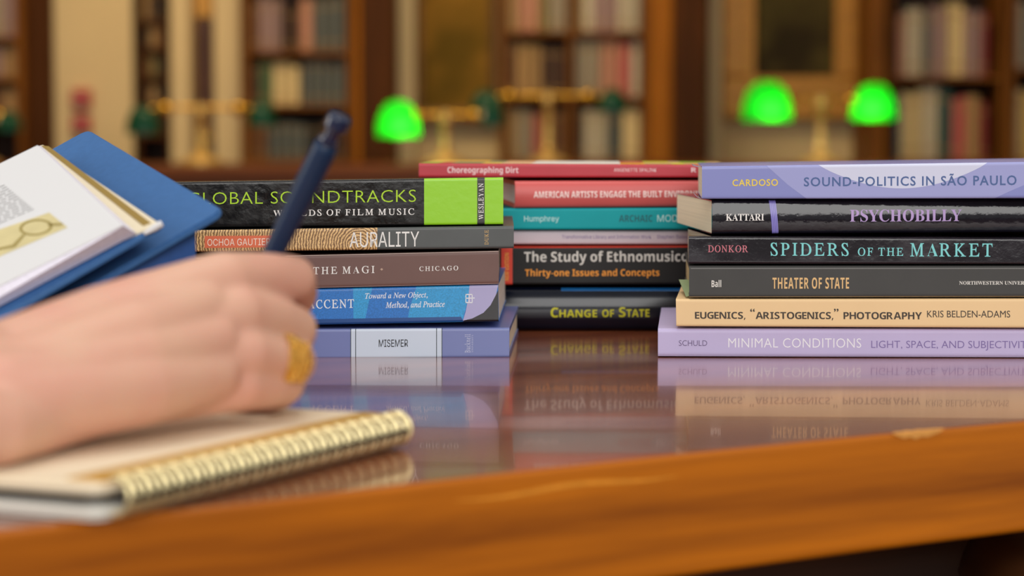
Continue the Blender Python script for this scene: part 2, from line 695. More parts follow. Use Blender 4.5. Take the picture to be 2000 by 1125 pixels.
# ------------------------------------------------------------------ bookcases and their books
def unit_book():
    """unit book standing on z=0, spine towards -y, x in 0..1, y 0..1, z 0..1"""
    bm = bmesh.new()
    prof = [(0, 1)] + [(0.5 - 0.5 * math.cos(math.pi * k / 6), 0.055 - 0.055 * math.sin(math.pi * k / 6)) for k in range(7)] + [(1, 1), (0.9, 1), (0.9, 0.06), (0.1, 0.06), (0.1, 1)]
    a = [bm.verts.new((x, y, 0)) for x, y in prof]
    b = [bm.verts.new((x, y, 1)) for x, y in prof]
    n = len(prof)
    bm.faces.new(a[::-1])
    bm.faces.new(b)
    for i in range(n): bm.faces.new((a[i], a[(i + 1) % n], b[(i + 1) % n], b[i]))
    for z in (0.16, 0.84):      # raised bands on the spine
        p2 = [(x, y - 0.012) for x, y in prof[1:8]]
        lo = [bm.verts.new((x, y, z - 0.012)) for x, y in p2]
        hi = [bm.verts.new((x, y, z + 0.012)) for x, y in p2]
        for i in range(6):
            f = bm.faces.new((lo[i], lo[i + 1], hi[i + 1], hi[i]))
            f.material_index = 2
    box(bm, (0.1, 0.06, 0.02), (0.9, 0.97, 0.98), 1)
    bmesh.ops.recalc_face_normals(bm, faces=bm.faces)
    me = bpy.data.meshes.new('shelf_book')
    bm.to_mesh(me)
    bm.free()
    m = bpy.data.materials.new('shelf_book_cloth')
    m.use_nodes = True
    b = m.node_tree.nodes['Principled BSDF']
    oi = m.node_tree.nodes.new('ShaderNodeObjectInfo')
    m.node_tree.links.new(oi.outputs['Color'], b.inputs['Base Color'])
    b.inputs['Roughness'].default_value = 0.6
    me.materials.append(m)
    me.materials.append(mat('shelf_book_pages', (214, 196, 158), 0.8, 0.2))
    me.materials.append(mat('shelf_book_band', (176, 140, 82), 0.5, 0.4))
    return me


UB = unit_book()
ORD = ['first', 'second', 'third', 'fourth', 'fifth', 'sixth', 'seventh', 'eighth', 'ninth', 'tenth', 'eleventh', 'twelfth', 'thirteenth', 'fourteenth', 'fifteenth', 'sixteenth', 'seventeenth', 'eighteenth', 'nineteenth', 'twentieth']
CN = {'pink': (196, 138, 112), 'rose': (190, 96, 88), 'red': (140, 44, 36), 'cream': (222, 196, 142), 'tan': (176, 138, 88), 'brown': (112, 72, 38), 'grey': (160, 146, 124),
      'pale grey': (198, 184, 158), 'slate': (88, 92, 88), 'teal': (52, 88, 82), 'green': (84, 108, 72), 'mauve': (158, 128, 124), 'black': (44, 38, 32), 'blue': (60, 110, 128), 'yellow': (206, 166, 62), 'dark brown': (70, 42, 22), 'olive': (128, 112, 62)}


CASE_ZS = []


def shelf_row(case, anchor, rowname, zshelf, Yf, segs, group, rev=False):
    """segs: (px0, px1, colour, top py, how many)"""
    k = 0
    for px0, px1, cn, pyt, n in segs:
        for i in range(n):
            a = px0 + (px1 - px0) * i / n
            b = px0 + (px1 - px0) * (i + 1) / n
            o = bpy.data.objects.new('shelf_book', UB)
            COL.objects.link(o)
            xa, xb = X(a, Yf), X(b, Yf)
            h = Zt(pyt, Yf) - zshelf + rnd.uniform(-0.018, 0.006)
            lim = min(q for q in CASE_ZS if q > zshelf + 0.05)
            h = min(h, lim - 0.03 - zshelf - rnd.uniform(0, 0.012))
            o.location = (xa + 0.0006, Yf + rnd.uniform(0, 0.015), zshelf + 0.0002)
            o.scale = (xb - xa - 0.0012, 0.17 + rnd.uniform(-0.015, 0.02), h)
            c = CN[cn]
            j = rnd.uniform(0.86, 1.12)
            o.color = tuple(min(1, x * j) for x in rgb(c)[:3]) + (1,)
            tag(o, '%s book, %s from %s, %s shelf, %s' % (cn, ORD[sum(q[4] for q in segs) - 1 - k if rev else k], anchor, rowname, case), 'book', group)
            k += 1


def bookcase(label, px0, px1, shelves, Yf=10.05, ztop=1.75, divider=None, th=0.02, wd=0.03, m=None):
    """shelves: heights (py) of the shelf tops that the photo shows"""
    m = m or CASEW
    xa, xb = X(px0, Yf), X(px1, Yf)
    e = empty('bookcase', ((xa + xb) / 2, Yf + 0.15, 0), label, 'bookcase')
    Yb = YW - 0.002
    for x in (xa, xb - wd):
        obj('side_panel', box(bmesh.new(), (x, Yf, 0), (x + wd, Yb, ztop), bev=0.003), m, e)
    obj('back_panel', box(bmesh.new(), (xa + wd, Yb - 0.012, 0.02), (xb - wd, Yb, ztop)), SHADEW, e)
    obj('top_panel', box(bmesh.new(), (xa - 0.001, Yf - 0.02, ztop), (xb + 0.001, Yb, ztop + 0.04), bev=0.006), m, e)
    obj('plinth', box(bmesh.new(), (xa + wd, Yf + 0.005, 0), (xb - wd, Yb - 0.013, 0.1)), m, e)
    zs = []
    for py in shelves:
        z = Zt(py, Yf)
        zs.append(z)
        obj('shelf', box(bmesh.new(), (xa + wd, Yf + 0.002, z - th), (xb - wd, Yb - 0.013, z), bev=0.002), m, e)
    for z in (0.62, 0.35):
        if z < min(zs) - 0.2:
            obj('shelf', box(bmesh.new(), (xa + wd, Yf + 0.002, z - th), (xb - wd, Yb - 0.013, z), bev=0.002), m, e)
    if divider:
        obj('divider', box(bmesh.new(), (X(divider, Yf) - 0.012, Yf + 0.001, 0.1), (X(divider, Yf) + 0.012, Yb - 0.013, ztop)), m, e)
    CASE_ZS[:] = zs + [ztop]
    return e, zs


YB = 10.09
e, z = bookcase('wooden bookcase beside the dark pilaster and cream column, behind the open book', -140, 50, [70, 150, 235])
for nm, zz, row in (('upper', z[0], [(-20, 8, 'grey', -50, 1), (8, 34, 'mauve', -55, 1)]), ('middle', z[1], [(-20, 8, 'mauve', 82, 1), (8, 34, 'tan', 78, 1)]), ('lower', z[2], [(-20, 8, 'brown', 170, 1), (8, 34, 'tan', 165, 1)])):
    shelf_row('bookcase behind the open book', 'dark pilaster', nm, zz, YB, row, 'books beside the dark pilaster', rev=True)

e, z = bookcase('very narrow dark bookcase squeezed between two cream columns', 270, 334, [38, 92, 148, 204, 262], wd=0.014, m=DARKSHADEW, Yf=10.2)
for r, (nm, zz, t, cs) in enumerate(zip(('topmost', 'second', 'third', 'fourth', 'fifth'), z, (-18, 46, 102, 158, 214), (('tan', 'dark brown', 'black'), ('black', 'tan', 'brown'), ('brown', 'olive', 'black'), ('dark brown', 'tan', 'black'), ('brown', 'olive', 'dark brown')))):
    shelf_row('narrow dark bookcase', 'broad cream column', nm, zz, 10.215, [(282, 294, cs[0], t, 1), (294, 308, cs[1], t + 4, 1), (308, 321, cs[2], t - 3, 1)], 'books in the narrow bookcase')

e, z = bookcase('brown wooden bookcase with grey and cream volumes between the cream column and the tall pilaster', 474, 692, [-10 + 108, 204, 312], ztop=1.75)
shelf_row('bookcase behind the pen', 'cream column', 'upper', z[0], YB, [(490, 508, 'brown', 0, 1), (508, 552, 'mauve', -6, 3), (556, 588, 'dark brown', 8, 2), (588, 612, 'pink', 0, 1), (612, 676, 'slate', -5, 3)], 'books behind the pen')
shelf_row('bookcase behind the pen', 'cream column', 'middle', z[1], YB, [(490, 508, 'dark brown', 120, 1), (508, 534, 'green', 118, 2), (534, 586, 'cream', 122, 3), (588, 676, 'slate', 112, 5)], 'books behind the pen')
shelf_row('bookcase behind the pen', 'cream column', 'lower', z[2], YB, [(490, 522, 'brown', 232, 2), (522, 600, 'slate', 238, 4), (600, 632, 'black', 240, 2), (632, 676, 'dark brown', 236, 2)], 'books behind the pen')

e, z = bookcase('wide brown bookcase with a central divider between the painting and the broad pilaster', 974, 1266, [60, 188, 312], divider=1113)
shelf_row('wide divided bookcase', 'painting', 'upper', z[0], YB, [(990, 1012, 'tan', -40, 1), (1012, 1052, 'pink', -46, 2), (1052, 1072, 'olive', -40, 1), (1072, 1106, 'grey', -42, 2), (1120, 1136, 'tan', -20, 1), (1138, 1160, 'pale grey', -48, 1), (1160, 1206, 'mauve', -50, 2), (1206, 1250, 'pale grey', -52, 2)], 'books in the divided bookcase')
shelf_row('wide divided bookcase', 'painting', 'middle', z[1], YB, [(990, 1008, 'brown', 78, 1), (1008, 1058, 'tan', 80, 3), (1058, 1104, 'dark brown', 84, 2), (1122, 1172, 'grey', 66, 3), (1172, 1208, 'pink', 72, 2), (1208, 1232, 'rose', 78, 1), (1232, 1250, 'pale grey', 72, 1)], 'books in the divided bookcase')
shelf_row('wide divided bookcase', 'painting', 'lower', z[2], YB, [(990, 1010, 'tan', 206, 1), (1010, 1040, 'grey', 212, 2), (1040, 1058, 'rose', 216, 1), (1058, 1104, 'brown', 208, 2), (1122, 1140, 'dark brown', 206, 1), (1140, 1186, 'pale grey', 210, 2), (1186, 1216, 'slate', 214, 2), (1216, 1250, 'cream', 206, 2)], 'books in the divided bookcase')

e, z = bookcase('brown bookcase filled with pale and teal books beside the gilt framed painting', 1733, 1960, [148, 312], ztop=1.75, wd=0.022)
shelf_row('bookcase beside the gilt frame', 'gilt frame', 'upper', z[0], YB, [(1748, 1766, 'pink', 30, 1), (1766, 1800, 'pale grey', 14, 2), (1800, 1816, 'slate', 18, 1), (1816, 1848, 'mauve', 10, 2), (1848, 1880, 'cream', 4, 2), (1880, 1914, 'mauve', 20, 2), (1914, 1930, 'red', 26, 1)], 'books beside the gilt frame')
shelf_row('bookcase beside the gilt frame', 'gilt frame', 'lower', z[1], YB, [(1747, 1758, 'blue', 186, 1), (1758, 1800, 'cream', 178, 3), (1800, 1832, 'pale grey', 172, 2), (1832, 1858, 'teal', 168, 2), (1858, 1888, 'rose', 190, 2), (1888, 1912, 'tan', 182, 1), (1912, 1930, 'red', 196, 1)], 'books beside the gilt frame')

e, z = bookcase('brown bookcase at the edge of the room with pale and yellow books', 1966, 2160, [132, 312], ztop=1.75)
shelf_row('last bookcase in the row', 'its wooden side', 'upper', z[0], YB, [(1982, 2000, 'pale grey', 4, 1), (2000, 2030, 'slate', 10, 1)], 'books in the last bookcase')
shelf_row('last bookcase in the row', 'its wooden side', 'lower', z[1], YB, [(1982, 2000, 'cream', 176, 1), (2000, 2030, 'yellow', 180, 1)], 'books in the last bookcase')


# ------------------------------------------------------------------ paintings
def painting(label, px0, px1, py1, fl, fb, c1, c2, ztop=2.0, Yf=10.36, framec=(178, 122, 36)):
    xa, xb = X(px0, Yf), X(px1, Yf)
    zb = Zt(py1, Yf)
    fl *= Yf / F
    fb *= Yf / F
    e = empty('painting', ((xa + xb) / 2, YW, zb), label, 'painting')
    gm = mat('gilt_%d_%d_%d' % framec, framec, 0.4, 0.5, metal=0.25, vary=0.2, vscale=30)
    bm = bmesh.new()
    yb = YW - 0.001
    for lo, hi in (((xa, zb), (xb, zb + fb)), ((xa, ztop - fb), (xb, ztop)), ((xa, zb + fb), (xa + fl, ztop - fb)), ((xb - fl, zb + fb), (xb, ztop - fb))):
        box(bm, (lo[0], Yf, lo[1]), (hi[0], yb, hi[1]), bev=0.01)
    k = 0.72
    for lo, hi in (((xa + fl * k, zb + fb * k), (xb - fl * k, zb + fb)), ((xa + fl * k, ztop - fb), (xb - fl * k, ztop - fb * k)), ((xa + fl * k, zb + fb), (xa + fl, ztop - fb)), ((xb - fl, zb + fb), (xb - fl * k, ztop - fb))):
        box(bm, (lo[0], Yf - 0.012, lo[1]), (hi[0], Yf, hi[1]), bev=0.003)
    obj('frame', bm, gm, e)
    cm = mat('canvas_' + str(c1), c1, 0.7, 0.12, vary=0.0)
    nt = cm.node_tree
    b = nt.nodes['Principled BSDF']
    tc = nt.nodes.new('ShaderNodeTexCoord')
    n = nt.nodes.new('ShaderNodeTexNoise')
    n.inputs['Scale'].default_value = 4.2
    n.inputs['Detail'].default_value = 2
    r = nt.nodes.new('ShaderNodeValToRGB')
    r.color_ramp.elements[0].position = 0.42
    r.color_ramp.elements[1].position = 0.68
    r.color_ramp.elements[0].color = rgb(c1)
    r.color_ramp.elements[1].color = rgb(c2)
    nt.links.new(tc.outputs['Object'], n.inputs['Vector'])
    nt.links.new(n.outputs['Fac'], r.inputs['Fac'])
    nt.links.new(r.outputs['Color'], b.inputs['Base Color'])
    obj('canvas', box(bmesh.new(), (xa + fl - 0.005, Yf + 0.03, zb + fb - 0.005), (xb - fl + 0.005, yb, ztop - fb + 0.005)), cm, e)
    return e


painting('large olive brown painting in a dark and gilt frame beside the wide divided bookcase', 814, 967, 238, 12, 24, (108, 82, 22), (164, 118, 42), framec=(128, 84, 26))
painting('dark painting in a broad gilt frame above the two lit green lamp shades', 1410, 1690, 232, 62, 82, (52, 42, 24), (92, 80, 40), framec=(186, 126, 34))

# ------------------------------------------------------------------ red alarm boxes on the cream column
RED = mat('alarm_red', (176, 28, 34), 0.4, 0.5)
WHITEP = mat('white_plastic', (230, 224, 214), 0.4, 0.5)
for (px, py, lab, hh) in ((161, 192, 'upper red fire alarm box on the cream column', 0.038), (161, 243, 'lower red fire alarm box on the cream column', 0.034)):
    p = at_y(px, py, 10.19)
    e = empty('alarm_box', p, lab, 'alarm')
    obj('case', box(bmesh.new(), (p.x - 0.04, 10.15, p.z - hh), (p.x + 0.04, 10.2, p.z + hh), bev=0.006), RED, e)
    hb = bmesh.new()
    box(hb, (p.x - 0.02, 10.138, p.z - 0.012), (p.x + 0.02, 10.15, p.z - 0.004), bev=0.002)
    obj('pull_bar', hb, WHITEP, e)

# ------------------------------------------------------------------ far reading table and the banker lamps
FT = wood('far_table_wood', (92, 44, 8), (126, 66, 16), 0.4, spec=0.25, scale=(2, 20, 20))
e = empty('reading_table', (0, 9.2, 0), 'long brown reading table far back carrying the green shaded lamps', 'table')
obj('table_top', box(bmesh.new(), (-2.9, 8.72, 0.712), (2.9, 9.6, 0.76), bev=0.006), FT, e)
obj('apron', box(bmesh.new(), (-2.8, 8.78, 0.60), (2.8, 9.54, 0.711)), FT, e)
for x in (-2.72, -0.9, 0.9, 2.72):
    for y in (8.86, 9.46):
        bm = bmesh.new()
        lathe(bm, (x, y, 0), (0, 0, 1), [(0, 0.03), (0.05, 0.034), (0.1, 0.026), (0.45, 0.042), (0.5, 0.036), (0.6, 0.045)], 16)
        obj('leg', bm, FT, e, smooth=0.7)


def glass_mat(name, lit):
    m = bpy.data.materials.new(name)
    m.use_nodes = True
    nt = m.node_tree
    nt.nodes.clear()
    out = nt.nodes.new('ShaderNodeOutputMaterial')
    mix = nt.nodes.new('ShaderNodeMixShader')
    t = nt.nodes.new('ShaderNodeBsdfTranslucent')
    g = nt.nodes.new('ShaderNodeBsdfPrincipled')
    c = (0.10, 0.85, 0.11, 1) if lit else (0.01, 0.18, 0.04, 1)
    t.inputs['Color'].default_value = c
    g.inputs['Base Color'].default_value = (0.0, 0.16, 0.03, 1) if lit else (0.0, 0.07, 0.028, 1)
    g.inputs['Roughness'].default_value = 0.3
    g.inputs['Specular IOR Level'].default_value = 0.3
    mix.inputs['Fac'].default_value = 0.3 if lit else 0.75
    nt.links.new(t.outputs[0], mix.inputs[1])
    nt.links.new(g.outputs[0], mix.inputs[2])
    nt.links.new(mix.outputs[0], out.inputs['Surface'])
    return m


GL, GD = glass_mat('lit_green_glass', True), glass_mat('dark_green_glass', False)
BULB = bpy.data.materials.new('lamp_bulb')
BULB.use_nodes = True
BULB.node_tree.nodes['Principled BSDF'].inputs['Emission Color'].default_value = (1.0, 0.9, 0.75, 1)
BULB.node_tree.nodes['Principled BSDF'].inputs['Emission Strength'].default_value = 31


def shade_bm(c, wx, wy, h):
    """half barrel of glass, open below, c = centre of its rim"""
    bm = bmesh.new()
    n, m = 28, 9
    for (k, flip) in ((1.0, False), (0.955, True)):
        rings = []
        for j in range(m):
            a = (math.pi / 2) * j / m
            r, z = math.cos(a) ** 0.72, math.sin(a)
            rings.append([])
            for i in range(n):
                t = 2 * math.pi * i / n
                ct, st = math.cos(t), math.sin(t)
                ex = 0.62
                x = math.copysign(abs(ct) ** ex, ct) * wx / 2 * r * k
                y = math.copysign(abs(st) ** ex, st) * wy / 2 * r * k
                rings[-1].append(bm.verts.new((c.x + x, c.y + y, c.z + z * h * k)))
        top = bm.verts.new((c.x, c.y, c.z + h * k))
        for a, b in zip(rings, rings[1:]):
            for i in range(n):
                q = (a[i], a[(i + 1) % n], b[(i + 1) % n], b[i])
                bm.faces.new(q[::-1] if flip else q)
        for i in range(n):
            q = (rings[-1][i], rings[-1][(i + 1) % n], top)
            bm.faces.new(q[::-1] if flip else q)
        if not flip: keep = rings[0]
        else:
            for i in range(n): bm.faces.new((keep[(i + 1) % n], keep[i], rings[0][i], rings[0][(i + 1) % n]))
    return bm


def lamp(label, post_px, arm_py, shades, Y=9.15):
    """shades: (centre px, rim py, width px, height px, lit)"""
    x = X(post_px, Y)
    za = Zt(arm_py, Y)
    e = empty('banker_lamp', (x, Y, 0.76), label, 'lamp', 'green shaded lamps on the far reading table')
    bm = bmesh.new()
    lathe(bm, (x, Y, 0.7602), (0, 0, 1), [(0, 0.085), (0.012, 0.085), (0.02, 0.07), (0.03, 0.04), (0.045, 0.026)], 28)
    obj('base', bm, mat('pale_brass', (232, 196, 120), 0.35, 0.5, metal=0.6, vary=0.05, vscale=20), e, smooth=0.7)
    bm = bmesh.new()
    h = za - 0.76
    lathe(bm, (x, Y, 0.80), (0, 0, 1), [(0, 0.02), (0.02, 0.024), (0.03, 0.018), (h - 0.07, 0.018), (h - 0.06, 0.026), (h - 0.03, 0.022), (h - 0.02, 0.008)], 20)
    obj('post', bm, mat('pale_brass', (232, 196, 120), 0.35, 0.5, metal=0.6, vary=0.05, vscale=20), e, smooth=0.7)
    xs = [X(s[0], Y) for s in shades]
    bm = bmesh.new()
    tube(bm, [(min(xs), Y, za), (x, Y, za + 0.005), (max(xs), Y, za)], 0.0075, 12)
    for q in xs:
        k = x + (q - x) * 0.62
        lathe(bm, (k - 0.03, Y, za), (1, 0, 0), [(0, 0.012), (0.01, 0.02), (0.03, 0.026), (0.05, 0.02), (0.06, 0.012)], 16)
    obj('arm', bm, BRASS, e, smooth=0.7)
    for (px, py, wpx, hpx, lit) in shades:
        c = at_y(px, py, Y)
        k = Y / F
        sh = obj('shade', shade_bm(c, wpx * k, 0.13, hpx * k), GL if lit else GD, e, smooth=1.2)
        sh['label'] = 'glowing green glass shade' if lit else 'dark green glass shade'
        bm = bmesh.new()
        bx = c.x + (0.012 if px < post_px else -0.012)
        lathe(bm, (bx - 0.035, Y - 0.028, c.z + 0.04), (1, 0, 0), [(0, 0.006), (0.008, 0.018), (0.035, 0.022), (0.06, 0.018), (0.07, 0.006)], 14)
        obj('bulb', bm, BULB if lit else WHITEP, e, smooth=1.2)


lamp('double brass lamp with dark green shades behind the raised pen', 395, 212, [(280, 262, 66, 56, False), (512, 246, 56, 48, False)])
lamp('double lamp whose only lit green shade stands beside the tall brown pilaster', 870, 226, [(778, 268, 84, 72, True), (962, 246, 44, 60, False)], Y=8.98)
lamp('double brass lamp with dark shades in front of the wide divided bookcase', 1070, 188, [(950, 226, 66, 50, False), (1196, 218, 58, 44, False)], Y=9.4)
lamp('double lamp with both green shades glowing below the gilt framed painting', 1602, 196, [(1498, 236, 98, 78, True), (1706, 235, 88, 72, True)])
lamp('double lamp with one dark shade in front of the orange wooden case', -40, 226, [(18, 256, 48, 40, False), (-100, 256, 48, 40, False)])

# ================================================================== READING TABLE IN FRONT
edge_px = [(2000, 823), (1720, 848.5), (1300, 890), (950, 928), (600, 968), (410, 989), (0, 1034)]
ep = [at_z(*p) for p in edge_px]
dR = (ep[0] - ep[1]).normalized()
dL = (ep[-1] - ep[-2]).normalized()
full = [ep[0] + dR * 0.9] + ep + [ep[-1] + dL * 0.75]
along = (full[0] - full[-1]).normalized()
back = Vector((-along.y, along.x, 0))
ang = math.atan2(along.y, along.x)
TOPW = wood('varnished_table_wood', (112, 56, 34), (156, 88, 56), 0.145, scale=(2.2, 30, 42), rot=(0, 0, -ang), bump=0.015, spec=0.55, coat=0.3)
EDGEW = wood('table_edge_wood', (138, 70, 4), (200, 112, 12), 0.36, scale=(2.6, 60, 70), rot=(0, 0, -ang), bump=0.04, spec=0.35)
te = empty('library_table', ((full[0] + full[-1]) * 0.5 + back * 0.6) * 1.0, 'glossy red brown wooden library table under the three stacks of books', 'table')
te.location.z = 0
bm = bmesh.new()
pts = full + [full[-1] + back * 1.25, full[0] + back * 1.25]
fs = prism(bm, [Vector((p.x, p.y, TT)) for p in pts], (0, 0, -0.047))
es = [e for e in bm.edges if abs(e.verts[0].co.z - e.verts[1].co.z) < 1e-6]
bmesh.ops.bevel(bm, geom=es, offset=0.0025, segments=3, affect='EDGES', profile=0.5)
for f in bm.faces:
    f.normal_update()
    f.material_index = 0 if f.normal.z > 0.9 else 1
top = obj('table_top', bm, [TOPW, EDGEW], te)
ap = bmesh.new()
ia, ib = full[-1] + along * 0.25 + back * 0.22, full[0] - along * 0.25 + back * 0.22
fa = [ia, ib, ib + back * 0.9, ia + back * 0.9]
prism(ap, [Vector((p.x, p.y, TT - 0.0475)) for p in fa], (0, 0, -0.09))
obj('apron', ap, wood('table_apron_wood', (58, 28, 10), (84, 42, 14), 0.4, scale=(2, 30, 30), rot=(0, 0, -ang)), te)
for p in (ia + along * 0.05 + back * 0.05, ib - along * 0.05 + back * 0.05, ib - along * 0.05 + back * 0.85, ia + along * 0.05 + back * 0.85):
    bm = bmesh.new()
    lathe(bm, (p.x, p.y, 0), (0, 0, 1), [(0, 0.03), (0.05, 0.036), (0.1, 0.028), (0.5, 0.046), (0.53, 0.04), (0.57, 0.05), (TT - 0.138, 0.05)], 20)
    obj('leg', bm, MC['table_apron_wood'], te, smooth=0.7)
# pale splintered chip on the table's edge
cp = bmesh.new()
pa, pb = at_z(1742, 846.3), at_z(1842, 837.3)
cpts = []
N = 9
for i in range(N + 1):
    t = i / N
    p = pa.lerp(pb, t) - back * 0.0002
    cpts.append(p)
top_l, mid_l, bot_l = [], [], []
for i, p in enumerate(cpts):
    t = i / N
    wv = math.sin(math.pi * t) ** 0.6
    j = 0.6 + 0.4 * math.sin(i * 2.7)
    top_l.append(cp.verts.new(p + back * (0.0035 * wv * j) + Vector((0, 0, 0.0002))))
    mid_l.append(cp.verts.new(p - back * 0.0003 + Vector((0, 0, -0.0002))))
    bot_l.append(cp.verts.new(p - back * 0.0004 + Vector((0, 0, -0.0028 * wv * (1.2 - j * 0.5) - 0.0002))))
for a, b in ((top_l, mid_l), (mid_l, bot_l)):
    for i in range(N): cp.faces.new((a[i], a[i + 1], b[i + 1], b[i]))
bmesh.ops.recalc_face_normals(cp, faces=cp.faces)
c = obj('edge_chip', cp, mat('bare_wood', (214, 150, 76), 0.7, 0.2, vary=0.12, vscale=200), top)
c['label'] = 'pale bare wood where the edge is chipped'

# long pale streak along the edge's face
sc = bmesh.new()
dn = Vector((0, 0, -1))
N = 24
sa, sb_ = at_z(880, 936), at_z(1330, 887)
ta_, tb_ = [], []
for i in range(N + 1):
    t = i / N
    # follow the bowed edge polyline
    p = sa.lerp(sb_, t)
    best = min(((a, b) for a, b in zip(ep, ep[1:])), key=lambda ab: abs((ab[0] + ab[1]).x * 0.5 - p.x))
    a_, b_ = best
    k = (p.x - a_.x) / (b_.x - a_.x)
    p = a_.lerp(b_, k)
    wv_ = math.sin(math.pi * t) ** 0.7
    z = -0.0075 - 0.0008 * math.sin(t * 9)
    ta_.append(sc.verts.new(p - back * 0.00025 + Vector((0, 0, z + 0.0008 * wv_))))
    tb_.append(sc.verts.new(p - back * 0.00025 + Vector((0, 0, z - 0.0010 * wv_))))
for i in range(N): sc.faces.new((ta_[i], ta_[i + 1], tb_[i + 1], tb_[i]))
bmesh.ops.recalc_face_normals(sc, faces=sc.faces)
c = obj('edge_streak', sc, mat('pale_streak', (222, 142, 44), 0.5, 0.3, vary=0.1, vscale=150), top)
c['label'] = 'pale streak along the edge'

# ================================================================== STACKS OF BOOKS
Y1 = at_z(1640, 698).y            # spines of the front stacks
Y2 = at_z(1140, 645.5).y          # spines of the middle stack
GR, GLB, GM = 'books in the stack topped by the lavender book', 'books in the stack topped by the black and lime book', 'books in the middle stack'
WH = ink('white', (240, 238, 235))

# ---------------- front stack on the left
cov = mat('black_laminate', (24, 23, 23), 0.24, 0.36, vary=0.25, vscale=90, bump=0.12, bscale=220, vary_rough=0.1)
b = Book('thick black and lime green film music paperback on top of the stack behind the hand', [(146, 358), (983, 346), (983, 438.5), (146, 447)], Y1 - 0.002, 0.004, 0.152, -0.0008, cov, pagecol=(236, 224, 196), drop=0.0028)
lime = mat('lime_laminate', (150, 214, 32), 0.3, 0.5, bump=0.05, bscale=200)
b.bar(828, 983, lime)
b.bar(932, 946.5, mat('black_strip', (44, 42, 40), 0.35, 0.5), eps=0.00010)
limeink = ink('lime', (178, 222, 40))
b.text('title_lettering', 'GLOBAL SOUNDTRACKS', 'papyrus', 366, 812, 373.3, 397, limeink, spacing=1.05)
b.text('subtitle_lettering', 'WORLDS OF FILM MUSIC', 'serif', 533, 809, 408.4, 421, WH, spacing=1.15)
b.text('publisher_lettering', 'WESLEYAN', 'serif', 934.3, 944.5, 358, 428.5, WH, up=True)
b.done()

cov = mat('charcoal_jacket', (74, 78, 78), 0.38, 0.5, vary=0.08, vscale=80)
b = Book('slim charcoal and tan music book with orange name panel, second from top behind the hand', [(196, 452), (1003.5, 441), (1003.5, 485), (196, 494)], Y1 - 0.006, 0.006, 0.152, -0.0008, cov, hard=True, board=0.0018)
gm = bpy.data.materials.new('fingerprint_grain')
gm.use_nodes = True
nt = gm.node_tree
pb_ = nt.nodes['Principled BSDF']
pb_.inputs['Roughness'].default_value = 0.4
tc = nt.nodes.new('ShaderNodeTexCoord')
wv = nt.nodes.new('ShaderNodeTexWave')
wv.wave_type = 'RINGS'
wv.rings_direction = 'Y'
wv.inputs['Scale'].default_value = 210
wv.inputs['Distortion'].default_value = 5
wv.inputs['Detail'].default_value = 4
wv.inputs['Detail Scale'].default_value = 2
mpn = nt.nodes.new('ShaderNodeMapping')
mpn.inputs['Location'].default_value = (-0.028, 0.0, -0.004)
nz = nt.nodes.new('ShaderNodeTexNoise')
nz.inputs['Scale'].default_value = 1500
nz.inputs['Detail'].default_value = 3
mx = nt.nodes.new('ShaderNodeMath')
mx.operation = 'MULTIPLY'
rp = nt.nodes.new('ShaderNodeValToRGB')
rp.color_ramp.elements[0].position = 0.05
rp.color_ramp.elements[1].position = 0.5
rp.color_ramp.elements[0].color = rgb((120, 84, 46))
rp.color_ramp.elements[1].color = rgb((238, 196, 134))
nt.links.new(tc.outputs['Object'], mpn.inputs['Vector'])
nt.links.new(mpn.outputs['Vector'], wv.inputs['Vector'])
nt.links.new(tc.outputs['Object'], nz.inputs['Vector'])
nt.links.new(wv.outputs['Fac'], mx.inputs[0])
nt.links.new(nz.outputs['Fac'], mx.inputs[1])
nt.links.new(mx.outputs[0], rp.inputs['Fac'])
nt.links.new(rp.outputs['Color'], pb_.inputs['Base Color'])
b.bar(200, 736, gm)
b.patch([(399, 461), (532, 460), (532, 483), (399, 484.5)], mat('orange_panel', (226, 112, 76), 0.45, 0.4), eps=0.00010)
b.text('author_lettering', 'OCHOA GAUTIER', 'sans', 404.5, 527, 466, 479.5, ink('cream', (250, 232, 216)))
b.text('title_lettering', 'AURALITY', 'sans', 682, 818, 453, 482.5, WH)
b.text('publisher_lettering', 'DUKE', 'serif', 946.3, 954, 449, 478, ink('gold', (206, 170, 110)), up=True)
b.done()

cov = mat('brown_cover', (112, 82, 76), 0.42, 0.4, vary=0.05, vscale=60)
b = Book('plain mauve brown book with a white serif title, third from top behind the hand', [(196, 507.5), (974, 490), (974, 554.5), (196, 572)], Y1 - 0.003, 0.004, 0.155, -0.0002, cov, pagecol=(232, 220, 206))
edge = mat('worn_edge', (214, 192, 182), 0.6, 0.3)
b.patch([(196, 507.6), (974, 490.2), (974, 491.6), (196, 509.2)], edge)
b.patch([(196, 570.2), (974, 552.8), (974, 554.3), (196, 571.8)], edge)
b.text('title_lettering', 'THE MAGI', 'serif', 611, 731, 520.3, 534.8, WH, spacing=1.2)
b.text('publisher_lettering', 'CHICAGO', 'serif', 818.7, 894.7, 519.6, 528.8, WH, spacing=1.2)
b.patch([(745, 523.5), (748, 526), (745, 528.5), (742, 526)], mat('ink_tan_dot', (190, 160, 140), 0.5), eps=0.0001)
b.done()

